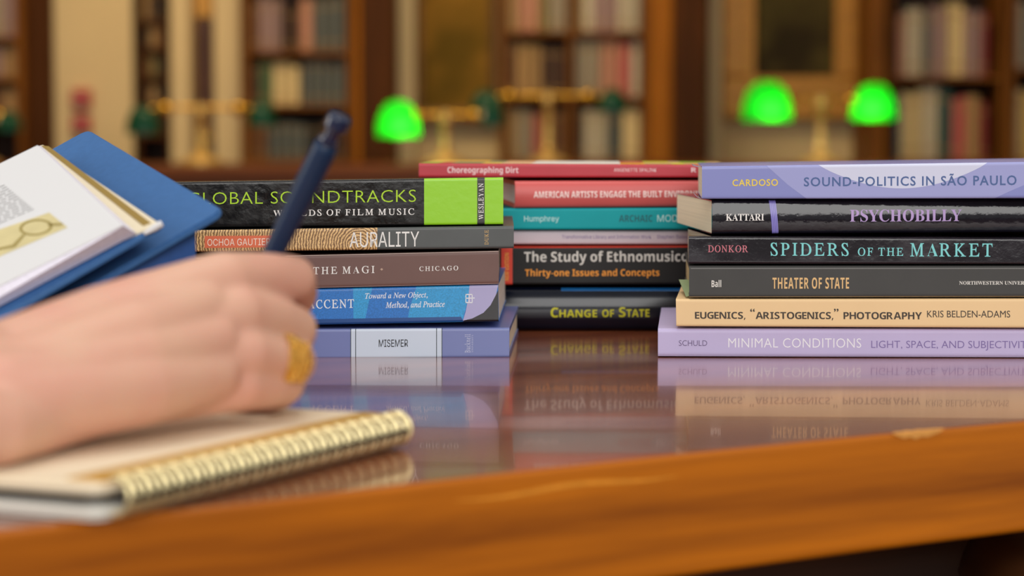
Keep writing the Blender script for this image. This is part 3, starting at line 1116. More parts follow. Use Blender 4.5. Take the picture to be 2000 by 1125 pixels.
cov = mat('speckled_blue_cover', (38, 118, 200), 0.35, 0.5, vary=0.22, vscale=1400)
cyan = mat('speckled_cyan', (48, 156, 216), 0.35, 0.5, vary=0.22, vscale=1400)
lav = mat('pale_lavender_field', (176, 172, 214), 0.4, 0.4)
navy = mat('dark_blue_foot', (18, 72, 138), 0.3, 0.5)
b = Book('blue and cyan patterned paperback with white italic subtitle, under the mauve brown book', [(196, 573.5), (973, 555.5), (974.5, 628), (196, 642)], Y1 - 0.001, 0.004, 0.158, 0.0034, cov, pagecol=(226, 220, 212))
b.patch([(595, 564), (610, 563.8), (605, 600), (600, 634), (580, 634)], cyan)
b.patch([(689, 561.6), (727, 560.8), (722, 580), (711, 631), (690, 632)], cyan)
b.patch([(813.5, 558.8), (917, 556.6), (913, 590), (902, 629), (795, 630.5), (800, 600)], cyan)
b.patch([(917, 556.6), (973, 555.4), (969, 575), (958, 596), (944, 611), (922, 622), (905, 626), (903, 629.2), (909, 610), (914, 585)], lav, eps=0.0001)
b.patch([(973, 566), (974, 628), (905, 629.2), (905, 626), (922, 622), (944, 611), (958, 596), (969, 575)], mat('black_corner', (30, 28, 32), 0.3), eps=0.0001)
b.patch([(196, 630), (640, 623), (900, 618.5), (905, 628), (196, 641.5)], navy, eps=0.00012)
wi = ink('paper_white', (236, 240, 246))
b.text('title_lettering', 'ACCENT', 'serif', 601, 691, 585, 602.4, wi)
b.text('subtitle_lettering', 'Toward a New Object,', 'italic', 712.5, 835, 571, 585.5, wi)
b.text('subtitle_lettering', 'Method, and Practice', 'italic', 752.5, 868.5, 588, 602.5, wi)
for q in ([(909, 574), (923, 574), (923, 576), (909, 576)], [(909, 590), (923, 590), (923, 592), (909, 592)], [(909, 574), (910.6, 574), (910.6, 592), (909, 592)], [(921.4, 574), (923, 574), (923, 592), (921.4, 592)], [(915.5, 574), (917, 574), (917, 592), (915.5, 592)], [(909, 581.5), (927, 581), (927, 583), (909, 583.5)]):
    b.patch(q, wi, eps=0.00018)
b.done()

cov = mat('periwinkle_cover', (116, 127, 182), 0.32, 0.5)
b = Book('periwinkle hardcover with a pale blue name panel at the bottom of its stack', [(196, 645.5), (995, 640), (994.5, 698.3), (196, 704)], Y1, 0.002, 0.158, 0.0052, cov, hard=True, pagecol=(232, 222, 202))
pale = mat('pale_blue_panel', (206, 218, 236), 0.35, 0.5)
b.bar(685, 863.5, pale)
for x in (684.8, 694.4, 852.5, 863):
    b.bar(x - 0.7, x + 0.7, mat('dark_rule', (30, 50, 62), 0.4), eps=0.0001)
b.text('author_lettering', 'MISEMER', 'semi', 739.5, 796.7, 663, 677.6, ink('dark', (38, 38, 44)))
b.text('publisher_lettering', 'Bucknell', 'serif', 907.5, 919, 652.5, 688.7, ink('pale_lilac', (196, 200, 226)), up=True)
b.text('publisher_lettering', 'UNIVERSITY', 'serif', 921, 924, 653.5, 688, ink('pale_lilac', (196, 200, 226)), up=True)
b.done()

# ---------------- middle stack behind
cov = mat('crimson_cover', (188, 50, 64), 0.4, 0.4, vary=0.05, vscale=40)
b = Book('thin crimson paperback with a colourful cover topping the middle stack', [(818, 319), (1424, 322), (1424, 346.5), (818, 346.5)], Y2, 0.0, 0.152, 0.006, cov)
cols = [((0.0, 0.06), (150, 180, 60)), ((0.06, 0.1), (186, 50, 62)), ((0.1, 0.2), (120, 130, 96)), ((0.2, 0.26), (236, 200, 90)), ((0.26, 0.36), (228, 190, 150)), ((0.36, 0.65), (236, 232, 226)), ((0.65, 0.73), (240, 180, 50)), ((0.73, 0.82), (206, 170, 110)), ((0.82, 0.86), (214, 206, 70)), ((0.86, 0.95), (226, 164, 120)), ((0.95, 1.0), (240, 188, 80))]
for i, ((u0, u1), c) in enumerate(cols):
    m = mat('cover_art_%d' % i, c, 0.4, 0.4)
    b.top_patch(u0, u1, 0.02, 0.42 + 0.1 * (i % 3), m)
    b.top_patch(u0, u1, 0.42 + 0.1 * (i % 3), 1.0, mat('cover_art_b_%d' % i, cols[(i * 7 + 3) % len(cols)][1], 0.4, 0.4))
pk = ink('pale_pink', (246, 214, 216))
b.text('title_lettering', 'Choreographing Dirt', 'bold', 874, 1012.5, 325.6, 341.5, pk)
b.text('author_lettering', 'ANGENETTE SPALINK', 'sans', 1199, 1282, 328.5, 335.5, pk)
b.text('publisher_lettering', 'R', 'bold', 1350, 1360, 327.5, 336.5, pk)
b.done()

cov = mat('coral_cover', (206, 92, 90), 0.42, 0.4, vary=0.04, vscale=30)
b = Book('coral red hardcover on American art, directly beneath the thin crimson paperback', [(1006, 353.5), (1700, 351), (1700, 402), (1006, 406.5)], Y2 - 0.002, 0.004, 0.15, -0.012, cov, hard=True, bulge=0.0022, round_=0.002, pagecol=(232, 226, 222))
b.text('title_lettering', 'AMERICAN ARTISTS ENGAGE THE BUILT ENVIRONMENT', 'bold', 1041.7, 1393, 372.8, 385.4, ink('pinkish_white', (250, 226, 222)))
b.done()

cov = mat('teal_cover', (0, 160, 168), 0.5, 0.25, vary=0.04, vscale=30)
b = Book('plain teal book in the middle stack between coral and pale spines', [(955, 407.5), (1680, 404.5), (1680, 448), (955, 448.5)], Y2 - 0.003, 0.0, 0.15, 0.004, cov)
b.text('author_lettering', 'Humphrey', 'semi', 1023.6, 1092, 421.5, 435.5, ink('pale_teal', (190, 232, 230)))
b.text('title_lettering', 'ARCHAIC', 'bold', 1209, 1274.5, 420, 433.3, ink('deep_teal', (0, 96, 104)))
b.text('title_lettering', 'MODERNISM', 'sans', 1283.7, 1393, 419.5, 433, ink('pale_teal', (190, 232, 230)))
b.done()

cov = mat('pearl_cover', (206, 198, 208), 0.45, 0.4, vary=0.04, vscale=30)
b = Book('pale grey thin book with small violet title under the teal book', [(960, 450), (1690, 450.5), (1690, 477), (960, 477)], Y2 + 0.002, 0.0, 0.15, 0.004, cov)
b.text('title_lettering', 'Transformative Library and Information Work', 'sans', 1097.5, 1272, 459, 467.8, ink('violet', (120, 96, 158)))
b.text('author_lettering', 'Stephen Bales', 'sans', 1283, 1343, 459, 467.8, ink('violet', (120, 96, 158)))
b.done()

cov = mat('black_cover', (22, 20, 20), 0.42, 0.25, vary=0.2, vscale=50)
b = Book('thick black ethnomusicology book with red end block in the middle stack', [(975, 482), (1650, 479.5), (1650, 555.5), (975, 556.5)], Y2 - 0.004, 0.0, 0.15, 0.004, cov)
redm = mat('red_block', (222, 66, 44), 0.42, 0.4)
b.bar(979, 1001, redm)
b.top_patch(0.0, 1.0, 0.0, 0.5, redm)
b.patch([(975, 482.1), (1650, 479.6), (1650, 482), (975, 484.3)], redm, eps=0.00008)
b.text('publisher_lettering', 'NEW EDITION', 'bold', 985.5, 994, 494, 548, ink('amber', (240, 170, 70)), up=True)
b.text('title_lettering', 'The Study of Ethnomusicology', 'bold', 1023.6, 1398, 490, 517.5, ink('pale_grey', (216, 214, 208)))
b.text('subtitle_lettering', 'Thirty-one Issues and Concepts', 'bold', 1025.4, 1287.9, 525, 543.5, ink('orange', (246, 160, 50)))
b.done()

cov = mat('midnight_cover', (10, 16, 32), 0.17, 0.38, coat=0.1, vary=0.15, vscale=40)
b = Book('glossy midnight blue book with yellow title at the bottom of the middle stack', [(960, 560.5), (1640, 559.5), (1640, 645.3), (960, 645.6)], Y2 - 0.002, 0.0, 0.152, 0.004, cov, hard=True, bulge=0.0045, round_=0.003)
b.patch([(1096, 562.3), (1400, 562.3), (1400, 568), (1096, 568)], mat('bright_blue_strip', (22, 96, 160), 0.35), eps=0.0001)
yl = ink('yellow', (214, 214, 44))
b.text('title_lettering', 'C', 'bold', 1075.7, 1090.5, 599.6, 619, yl)
b.text('title_lettering', 'HANGE', 'bold', 1092.5, 1166, 603.6, 618.6, yl)
b.text('title_lettering', 'OF', 'bold', 1176, 1199, 603.3, 618.2, yl)
b.text('title_lettering', 'S', 'bold', 1208.5, 1221.5, 598.8, 618.2, yl)
b.text('title_lettering', 'TATE', 'bold', 1223, 1268, 602.8, 617.8, yl)
b.done()

# ---------------- front stack on the right
cov = mat('lavender_blue_cover', (134, 140, 200), 0.24, 0.4)
midl = mat('mid_lavender', (156, 160, 212), 0.42, 0.4)
pall = mat('pale_wave', (208, 212, 236), 0.42, 0.4)
b = Book('lavender blue paperback with pale wave shapes and yellow author name topping its stack', [(1371, 325), (2205, 313.4), (2205, 387), (1371, 388.6)], Y1 - 0.004, -0.012, 0.150, 0.0095, cov)
b.patch([(1498, 323.2), (2205, 313.5), (2205, 386.9), (1577, 388.1), (1540, 361)], midl, eps=0.00005)
N = 26
arc = []
for i in range(N + 1):
    t = i / N
    x = 1600 + (1931 - 1600) * t
    yl_ = 321.6 + (317.3 - 321.6) * t
    arc.append((x, yl_ + 48.5 * math.sin(math.pi * t) ** 0.85))
b.patch([(1600, 321.7), (1931, 317.2)] + arc[::-1][1:-1], pall, eps=0.00008)
b.patch([(1944, 387.4), (2205, 386.9), (2205, 330), (2100, 336), (2000, 362), (1970, 375)], cov, eps=0.00008)
b.text('author_lettering', 'CARDOSO', 'humanbold', 1431, 1520.7, 350, 363.4, ink('soft_yellow', (236, 208, 76)), spacing=1.12)
b.text('title_lettering', 'SOUND-POLITICS IN SÃO PAULO', 'humanbold', 1571.5, 1987, 339.8, 363, ink('slate_blue', (72, 98, 152)), spacing=1.15)
cv = b.done()
# curled laminate corners at the head of the spine
lm = bmesh.new()
for (px, py, dx, dz) in ((1371, 325.6, -0.0042, 0.0006), (1371, 387.4, -0.0034, 0.0022)):
    p = at_y(px, py, Y1 - 0.0035)
    rows = []
    for i in range(6):
        t = i / 5
        o_ = p + Vector((dx * t, 0.004 + 0.002 * t, dz * t * t))
        rows.append([lm.verts.new(o_ + Vector((0, 0.010 * k, 0.0008 * k * t))) for k in (0, 0.5, 1)])
    for a, c in zip(rows, rows[1:]):
        for k in range(2): lm.faces.new((a[k], a[k + 1], c[k + 1], c[k]))
sol = obj('curled_corner', lm, mat('lavender_grey', (150, 138, 160), 0.4), b.e)
md = sol.modifiers.new('thickness', 'SOLIDIFY')
md.thickness = 0.0003

cov = mat('glossy_black_cover', (22, 20, 30), 0.09, 0.4, coat=0.2, vary=0.2, vscale=50, bump=0.10, bscale=260)
b = Book('glossy black and violet paperback, cream page ends showing, second from top of its stack', [(1390, 391.2), (2200, 388.5), (2200, 452.5), (1390, 457)], Y1 - 0.001, 0.005, 0.150, -0.0085, cov, bulge=0.0016, pagecol=(246, 234, 206))
vio = mat('violet_stripe', (112, 104, 190), 0.3)
viol = mat('pale_violet_line', (158, 154, 222), 0.3)
b.bar(1501, 1514, vio, x0b=1507.5, x1b=1520)
for k in range(4):
    b.bar(1502.5 + 3.2 * k, 1503.6 + 3.2 * k, viol, eps=0.0001, x0b=1509 + 3.2 * k, x1b=1510.1 + 3.2 * k)
b.text('author_lettering', 'KATTARI', 'serifbold', 1416.7, 1491, 417.3, 430.6, WH)
b.text('title_lettering', 'PSYCHOBILLY', 'serifbold', 1658, 1876, 408.8, 432.6, ink('lilac', (190, 164, 218)))
b.done()

cov = mat('black_purple_cover', (30, 25, 33), 0.2, 0.38, coat=0.1, vary=0.3, vscale=45, bump=0.14, bscale=200, vary_rough=0.08)
b = Book('black book with cyan serif title and pink author name, third from top of its stack', [(1345, 461), (2190, 466), (2190, 516.4), (1345, 515.5)], Y1 - 0.003, -0.008, 0.150, 0.0105, cov)
cy = ink('cyan', (128, 214, 216))
b.text('author_lettering', 'DONKOR', 'serif', 1383, 1461.5, 479, 492.8, ink('rose', (208, 118, 132)))
b.text('title_lettering', 'SPIDERS', 'serif', 1505.8, 1658.7, 474, 500, cy, spacing=1.1)
b.text('title_lettering', 'OF THE', 'serif', 1676.7, 1765.4, 483.6, 500, cy, spacing=1.1)
b.text('title_lettering', 'MARKET', 'serif', 1779, 1939.7, 475.2, 501, cy, spacing=1.1)
b.done()

cov = mat('dark_grey_jacket', (70, 70, 69), 0.5, 0.25, vary=0.05, vscale=60)
b = Book('dark grey book with narrow tan title, fourth from top of its stack', [(1346, 519), (2190, 519), (2190, 579.4), (1346, 580.8)], Y1 - 0.002, -0.008, 0.148, 0.0085, cov, hard=True, board=0.0016, pagecol=(222, 208, 160))
b.patch([(1346, 579.4), (2190, 578), (2190, 579.4), (1346, 580.8)], mat('jacket_edge', (206, 190, 154), 0.6), eps=0.0001)
b.patch([(1349, 524), (2190, 524), (2190, 525), (1349, 525)], mat('jacket_fold', (140, 140, 138), 0.5), eps=0.0001)
b.text('author_lettering', 'Ball', 'bold', 1390, 1409, 546.8, 560.8, ink('soft_white', (226, 224, 218)))
b.text('title_lettering', 'THEATER OF STATE', 'bold', 1509.6, 1659.5, 542, 564, ink('tan', (226, 186, 128)), spacing=1.06)
b.text('publisher_lettering', 'NORTHWESTERN UNIVERSITY PRESS', 'serifbold', 1874.7, 2058, 549, 556, ink('soft_white', (226, 224, 218)))
b.done()

cov = mat('peach_cover', (238, 204, 154), 0.5, 0.4, vary=0.02, vscale=30)
b = Book('peach paperback with heavy dark sans serif title resting on the pale lilac book', [(1320, 584.4), (2180, 583), (2180, 641.5), (1321, 637.6)], Y1 - 0.002, -0.008, 0.150, 0.0150, cov, pagecol=(236, 214, 170))
dk = ink('espresso', (62, 52, 44))
b.text('title_lettering', 'EUGENICS, “ARISTOGENICS,” PHOTOGRAPHY', 'bold', 1357.5, 1802, 602.8, 625.5, dk)
b.text('author_lettering', 'KRIS BELDEN-ADAMS', 'human', 1812, 1974, 606.6, 620, dk)
b.done()

cov = mat('lilac_cover', (194, 182, 222), 0.42, 0.4, vary=0.02, vscale=30)
b = Book('pale lilac book with white and violet lettering at the bottom of its stack', [(1285, 641.8), (2150, 642.5), (2150, 699.6), (1285, 696.8)], Y1, -0.006, 0.152, 0.0115, cov, round_=0.002)
b.text('author_lettering', 'SCHULD', 'humanthin', 1326, 1381.5, 664.6, 675.6, ink('plum', (104, 86, 128)))
b.text('title_lettering', 'MINIMAL CONDITIONS', 'humanthin', 1423, 1683, 660.6, 679, ink('bright_white', (242, 240, 248)), spacing=1.05)
b.text('subtitle_lettering', 'LIGHT, SPACE, AND SUBJECTIVITY', 'humanthin', 1702.7, 2018, 665.6, 684.5, ink('purple', (126, 108, 168)))
b.done()

# small slips showing at the ends of the stack
sl = bmesh.new()
p = at_y(1326, 547, Y1 + 0.06)
q = at_y(1347, 576, Y1 + 0.004)
vs = [sl.verts.new(v) for v in (p, p + Vector((0.006, 0.0, 0.0)), q + Vector((0.004, 0, 0)), q + Vector((-0.002, 0, -0.001)))]
sl.faces.new(vs)
o = obj('paper_slip', sl, mat('green_slip', (150, 170, 128), 0.7), smooth=None, loc=q)
tag(o, 'pale green paper slip poking out between the dark grey and peach books', 'paper slip')
md = o.modifiers.new('thickness', 'SOLIDIFY')
md.thickness = 0.0003

# ================================================================== TILTED BOOKS BESIDE THE HAND
P1 = at_y(436, 409, 1.045)
P2 = at_y(172, 252, 1.225)
u = (P2 - P1)
LU = u.length
u.normalize()


def solve_w():
    best = None
    for i in range(400):
        Y = 0.95 + i * 0.0005
        p = at_y(170, 561, Y)
        k = abs((p - P1).normalized().dot(u))
        if best is None or k < best[0]: best = (k, p)
    return (best[1] - P1).normalized()


wdir = solve_w()
wdir = (wdir - u * wdir.dot(u)).normalized()
nrm = u.cross(wdir).normalized()
if nrm.z < 0: nrm = -nrm
LW = 0.150
BLUE = mat('blue_book_cloth', (58, 103, 158), 0.6, 0.3, vary=0.06, vscale=260, bump=0.06, bscale=1500)
BLUESHADE = mat('shaded_blue_cloth', (36, 76, 138), 0.6, 0.3, vary=0.06, vscale=260)  # same blue cloth, darkened for the shade under the panel


def rounded_board(bm, org, a, b, la, lb, n, th, r=0.006, mi=0, seg=5):
    """board with rounded corners: org corner, directions a, b, thickness th along -n"""
    pts = []
    for (ca, cb, s) in ((0, 0, 2), (1, 0, 3), (1, 1, 0), (0, 1, 1)):
        cx = r if ca == 0 else la - r
        cy = r if cb == 0 else lb - r
        for k in range(seg + 1):
            t = (s + k / seg) * math.pi / 2
            pts.append(org + a * (cx + r * math.cos(t)) + b * (cy + r * math.sin(t)))
    return prism(bm, pts, n * -th, mi)


e = empty('book_rest', (P1 + u * LU * 0.5 + wdir * LW * 0.5), 'blue cloth covered book rest with a sloping top, under the open book', 'book rest')
e.location.z = TT
bm = bmesh.new()
fs = rounded_board(bm, P1, u, wdir, LU, LW, nrm, 0.0032, 0.0055)
es = list({e_ for f in fs[:2] for e_ in f.edges})
bmesh.ops.bevel(bm, geom=es, offset=0.0008, segments=2, affect='EDGES')
obj('sloping_panel', bm, BLUE, e, smooth=0.6)
# upright body below the panel, standing on the table
c0 = at_plane(383, 440, P1 - nrm * 0.0034, nrm)
ca, cb = (c0 - P1).dot(u), (c0 - P1).dot(wdir)
q = [P1 - nrm * 0.0034 + u * (ca + a) + wdir * (cb + b_) for a, b_ in ((0, 0), (LU - ca - 0.02, 0), (LU - ca - 0.02, 0.09), (0, 0.09))]
bm = bmesh.new()
hexa(bm, [Vector((p.x, p.y, TT + 0.0002)) for p in q] + q, bev=0.0008)
bmesh.ops.recalc_face_normals(bm, faces=bm.faces)
obj('body', bm, BLUESHADE, e, smooth=0.6)

# the open book lying on it
GAP = 0.0125
A0 = P1 + nrm * GAP                               # top of its blue back board


def onA(px, py, h=0.0): return at_plane(px, py, A0 + nrm * h, nrm)


Q1, Q2 = onA(313, 437), onA(82, 281)
ub = (Q2 - Q1).normalized()
lq = (Q2 - Q1).length
wb = (ub.cross(nrm)).normalized()
if wb.dot(wdir) < 0: wb = -wb
# lower edge follows the photo
q3 = onA(21, 606)
wb2 = (q3 - Q1).normalized()
LB = 0.135
e = empty('open_book', Q1 + wb2 * LB * 0.5 + ub * lq * 0.5 - nrm * 0.003, 'open hardcover with white pages, olive endpaper strip and a tan picture, on the blue rest', 'book')
bm = bmesh.new()
hexa(bm, [p - nrm * 0.0032 for p in (Q1, Q1 + ub * lq, Q1 + ub * lq + wb2 * LB, Q1 + wb2 * LB)] + [Q1, Q1 + ub * lq, Q1 + ub * lq + wb2 * LB, Q1 + wb2 * LB], bev=0.0012)
bmesh.ops.recalc_face_normals(bm, faces=bm.faces)
obj('back_cover', bm, [BLUE], e, smooth=0.6)
# endpaper and olive turn-in on the inside of the board
bm = bmesh.new()
k = 0.0002
ct = mat('cream_endpaper', (226, 214, 186), 0.7, 0.3)
ol = mat('olive_strip', (150, 124, 62), 0.5, 0.4)


def quadA(bm, pxs, h, mi, th=0.0008):
    p = [onA(x, y, h) for x, y in pxs]
    prism(bm, p, nrm * -th, mi)


quadA(bm, [(268, 455), (311, 436.5), (84, 283), (76, 285), (60, 292), (20, 380), (40, 520), (150, 505)], 0.0009, 0)
quadA(bm, [(279, 440), (294, 434.5), (95, 285.5), (81, 284)], 0.0013, 1, 0.0004)
obj('endpaper', bm, [ct, ol], e)
# rounded head of the board's edge
bm = bmesh.new()
tube(bm, [Q1 + nrm * 0.0 - wb2 * 0.0005 - ub * 0.0008 + wb2 * t for t in (0.0, 0.004, 0.009)], [0.0016, 0.0016, 0.0008], 8)
obj('worn_corner', bm, mat('worn_board', (214, 214, 216), 0.6, 0.3), e, smooth=0.8)
# page block
H = 0.0095
PW = pages_mat('white_page_edges', (238, 236, 252), tuple(nrm), 1600)
PAGE = mat('white_page', (215, 216, 219), 0.6, 0.3)
t0, t1 = onA(241, 441, H), onA(74, 285, H)
t2 = onA(0, 560, H)
wt = (t2 - t0).normalized()
b0, b1 = onA(267, 456, 0.001), onA(79, 284.5, 0.001)
wbot = (onA(0, 598, 0.001) - b0).normalized()
LP = 0.16
bm = bmesh.new()
hexa(bm, [b0, b1, b1 + wbot * LP, b0 + wbot * LP, t0, t1, t1 + wt * LP, t0 + wt * LP])
bmesh.ops.recalc_face_normals(bm, faces=bm.faces)
obj('page_block', bm, PW, e)
bm = bmesh.new()
lift = nrm * 0.0004
nup = (t1 - t0).cross(wt).normalized()
if nup.dot(nrm) < 0: nup = -nup
sh = [t0 + lift, t1 + lift, t1 + wt * LP + lift, t0 + wt * LP + lift]
prism(bm, sh, nup * -0.0003, 0)
TX = mat('page_print', (150, 150, 152), 0.7, 0.2)
PIC = mat('tan_picture', (206, 194, 146), 0.5, 0.3, vary=0.12, vscale=60)
PIC2 = mat('olive_drawing', (158, 142, 84), 0.5, 0.3)


def onP(px, py, d): return at_plane(px, py, t0 + lift + nup * d, nup)


def quadP(pxs, mi, d=0.0001):
    f = bm.faces.new([bm.verts.new(onP(x, y, d)) for x, y in pxs])
    f.material_index = mi
    f.normal_update()
    if f.normal.dot(nup) < 0: f.normal_flip()


# lines of print run along the page; each line is a row of word strokes
pr = random.Random(3)
for k_ in range(15):
    ax, ay = 4 + 4.35 * k_, 357 + 3.6 * k_          # right end of each line
    if k_ < 1: continue
    rx = ax
    while rx > -120:
        wl = pr.uniform(7, 20)
        sl_ = -0.50
        quadP([(rx, ay + (ax - rx) * 0.42), (rx - wl, ay + (ax - rx + wl) * 0.42), (rx - wl + 1.2, ay + 1.3 + (ax - rx + wl) * 0.42), (rx + 1.2, ay + 1.3 + (ax - rx) * 0.42)], 1)
        rx -= wl + 3.5
quadP([(96, 415), (132, 444), (-60, 526), (-90, 478)], 2)
ring = [(70 + 32 * math.cos(t) + 7 * math.sin(t), 444 - 6 * math.cos(t) + 15 * math.sin(t)) for t in [2 * math.pi * i / 26 for i in range(26)]]
ring2 = [(70 + 26 * math.cos(t) + 6 * math.sin(t), 444 - 5 * math.cos(t) + 11.5 * math.sin(t)) for t in [2 * math.pi * i / 26 for i in range(26)]]
for i in range(26):
    j = (i + 1) % 26
    quadP([ring[i], ring[j], ring2[j], ring2[i]], 3, 0.0002)
quadP([(96, 436), (124, 436), (120, 440), (92, 441)], 3, 0.0002)
quadP([(44, 458), (50, 458), (30, 482), (-20, 492), (-20, 488), (24, 478)], 3, 0.0002)
obj('printed_page', bm, [PAGE, TX, PIC, PIC2], e)
# spine of the open book reaching down to the book below
bm = bmesh.new()
sA, sB = Q1 + wb2 * (LB + 0.002), Q2 + wb2 * (LB + 0.002)
tube(bm, [sA - nrm * 0.0035 + ub * 0.002, (sA + sB) / 2 - nrm * 0.0035, sB - nrm * 0.0035 - ub * 0.002], 0.0085, 14)
obj('spine', bm, BLUE, e, smooth=0.9)

# ================================================================== NOTEBOOK
NB = 0.0125                                        # its thickness
na = at_z(196, 1024, TT)                           # front corner at the binding
nb = at_z(786, 872, TT)                            # back corner at the binding
nd = (nb - na)
NL = nd.length
nd.normalize()
nl = Vector((-nd.y, nd.x, 0))                      # across the notebook, away from the binding
if nl.x > 0: nl = -nl
NWD = 0.148
e = empty('spiral_notebook', na + nd * NL * 0.5 + nl * NWD * 0.5, 'cream spiral notebook with gold binding open under the writing hand', 'notebook')
e.location.z = TT + 0.0003
CREAM = mat('cream_paper', (238, 222, 194), 0.7, 0.2, vary=0.015, vscale=40)
WHB = mat('notebook_white', (226, 222, 212), 0.6, 0.3)
up = Vector((0, 0, 1))


def sheet(z1, th, ins, r, m, name, bev=0.0):
    bm = bmesh.new()
    org = na + nd * ins + nl * ins
    org = Vector((org.x, org.y, TT + z1))
    fs = rounded_board(bm, org, nl, nd, NWD - 2 * ins, NL - 2 * ins, up, th, r)
    if bev:
        es = list({e_ for f in fs[:2] for e_ in f.edges})
        bmesh.ops.bevel(bm, geom=es, offset=bev, segments=3, affect='EDGES')
    bmesh.ops.recalc_face_normals(bm, faces=bm.faces)
    return obj(name, bm, m, e, smooth=0.7)


sheet(0.0054, 0.0050, 0.0, 0.007, WHB, 'back_cover', 0.0018)
sheet(0.0082, 0.0027, 0.0006, 0.007, mat('black_layer', (22, 20, 20), 0.6), 'dark_layer')  # black layer between the two stacks
bm = bmesh.new()
p0 = na + nd * 0.008 - nl * 0.0069
p1 = na + nd * (NL - 0.008) - nl * 0.0069
prism(bm, [Vector((p.x, p.y, TT + 0.0081)) for p in (p0, p1, p1 + nl * 0.02, p0 + nl * 0.02)], (0, 0, -0.0016))
obj('dark_strip', bm, MC['black_layer'], e)  # black strip added so a dark line crosses the wire loops
pg = sheet(0.0125, 0.0042, 0.0, 0.007, CREAM, 'page_stack', 0.0016)
bm = bmesh.new()
org = na + nd * 0.004 + nl * 0.001
org = Vector((org.x, org.y, TT + 0.0128))
rounded_board(bm, org, nl, nd, 0.0150, NL - 0.006, up, 0.0003, 0.001)
GOLD = mat('gold_foil', (212, 164, 52), 0.4, 0.5, metal=0.3, vary=0.08, vscale=300)
obj('gold_strip', bm, GOLD, e)
# wire binding: double loops through the holes
WIRE = mat('gold_wire', (244, 228, 176), 0.3, 0.5, metal=0.8)
bm = bmesh.new()
NLOOP = 21
for i in range(NLOOP):
    t = 0.010 + (NL - 0.016) * i / (NLOOP - 1)
    for dt in (-0.0013, 0.0013):
        c = na + nd * (t + dt) + nl * 0.0005
        c = Vector((c.x, c.y, TT + 0.0075))
        pts = []
        for k in range(25):
            a = 2 * math.pi * k / 24
            pts.append(c + nl * (-0.0062 * math.cos(a)) + up * (0.0060 * math.sin(a)) + nd * (0.0008 * math.cos(a) * (1 if dt > 0 else -1)))
        tube(bm, pts[:-1], 0.00105, 7, closed=True)
obj('wire_binding', bm, WIRE, e, smooth=1.2)

# ================================================================== THE WRITING HAND
SK = bpy.data.materials.new('skin')
SK.use_nodes = True
nt = SK.node_tree
sb = nt.nodes['Principled BSDF']
sb.inputs['Roughness'].default_value = 0.52
sb.inputs['Specular IOR Level'].default_value = 0.35
sb.inputs['Subsurface Weight'].default_value = 0.25
sb.inputs['Subsurface Radius'].default_value = (1.0, 0.35, 0.2)
sb.inputs['Subsurface Scale'].default_value = 0.004
tc = nt.nodes.new('ShaderNodeTexCoord')
n1 = nt.nodes.new('ShaderNodeTexNoise')
n1.inputs['Scale'].default_value = 26
n1.inputs['Detail'].default_value = 3
r1 = nt.nodes.new('ShaderNodeValToRGB')
r1.color_ramp.elements[0].position = 0.35
r1.color_ramp.elements[1].position = 0.68
r1.color_ramp.elements[0].color = rgb((215, 170, 146))
r1.color_ramp.elements[1].color = rgb((213, 157, 138))
n2 = nt.nodes.new('ShaderNodeTexNoise')
n2.inputs['Scale'].default_value = 420
n2.inputs['Detail'].default_value = 4
bp = nt.nodes.new('ShaderNodeBump')
bp.inputs['Strength'].default_value = 0.18
bp.inputs['Distance'].default_value = 0.0006
nt.links.new(tc.outputs['Object'], n1.inputs['Vector'])
nt.links.new(n1.outputs['Fac'], r1.inputs['Fac'])
nt.links.new(r1.outputs['Color'], sb.inputs['Base Color'])
nt.links.new(tc.outputs['Object'], n2.inputs['Vector'])
nt.links.new(n2.outputs['Fac'], bp.inputs['Height'])
nt.links.new(bp.outputs['Normal'], sb.inputs['Normal'])


def J(px, py, Y): return at_y(px, py, Y)


def limb(bm, chain):
    """chain of (point, radius): tapered capsules with round joints"""
    for (a, ra), (b_, rb) in zip(chain, chain[1:]):
        d = b_ - a
        n = max(2, int(d.length / 0.004))
        prof = []
        for k in range(6):
            t = (math.pi / 2) * (1 - k / 5)
            prof.append((-ra * math.sin(t), max(1e-4, ra * math.cos(t))))
        for k in range(1, n): prof.append((d.length * k / n, ra + (rb - ra) * k / n))
        for k in range(6):
            t = (math.pi / 2) * k / 5
            prof.append((d.length + rb * math.sin(t), max(1e-4, rb * math.cos(t))))
        lathe(bm, a, d, prof, 18)


MM = 0.001
# joints: wrist, knuckles (index to little), finger joints
Wt, Wm, Wb = J(-10, 714, 0.800), J(-10, 765, 0.790), J(-10, 838, 0.757)
K = [J(438, 548, 0.872), J(462, 612, 0.866), J(478, 690, 0.862), J(466, 752, 0.860)]
hand = bmesh.new()
# back of the hand
limb(hand, [(Wt, 14.5 * MM), (J(200, 632, 0.838), 14.0 * MM), (K[0], 11.2 * MM)])
limb(hand, [(Wm, 15 * MM), (J(220, 690, 0.832), 14.0 * MM), (K[1], 11.0 * MM)])
limb(hand, [(Wm, 15 * MM), (J(220, 735, 0.828), 13.5 * MM), (K[2], 10.4 * MM)])
limb(hand, [(Wb, 12.5 * MM), (J(220, 775, 0.826), 12.0 * MM), (K[3], 9.8 * MM)])
for (a, b_, f_) in ((K[0], K[1], 0.5), (K[1], K[2], 0.5), (K[2], K[3], 0.5)):
    t_ = (a + b_) / 2 + Vector((0.0005, -0.0006, 0))
    s_ = Wt.lerp(Wb, 0.35 if a is K[0] else (0.5 if a is K[1] else 0.75))
    mid = s_.lerp(t_, 0.55) + Vector((0.001, -0.0016, 0))
    limb(hand, [(s_, 14 * MM), (mid, 13.6 * MM), (s_.lerp(t_, 0.86), 10.6 * MM)])
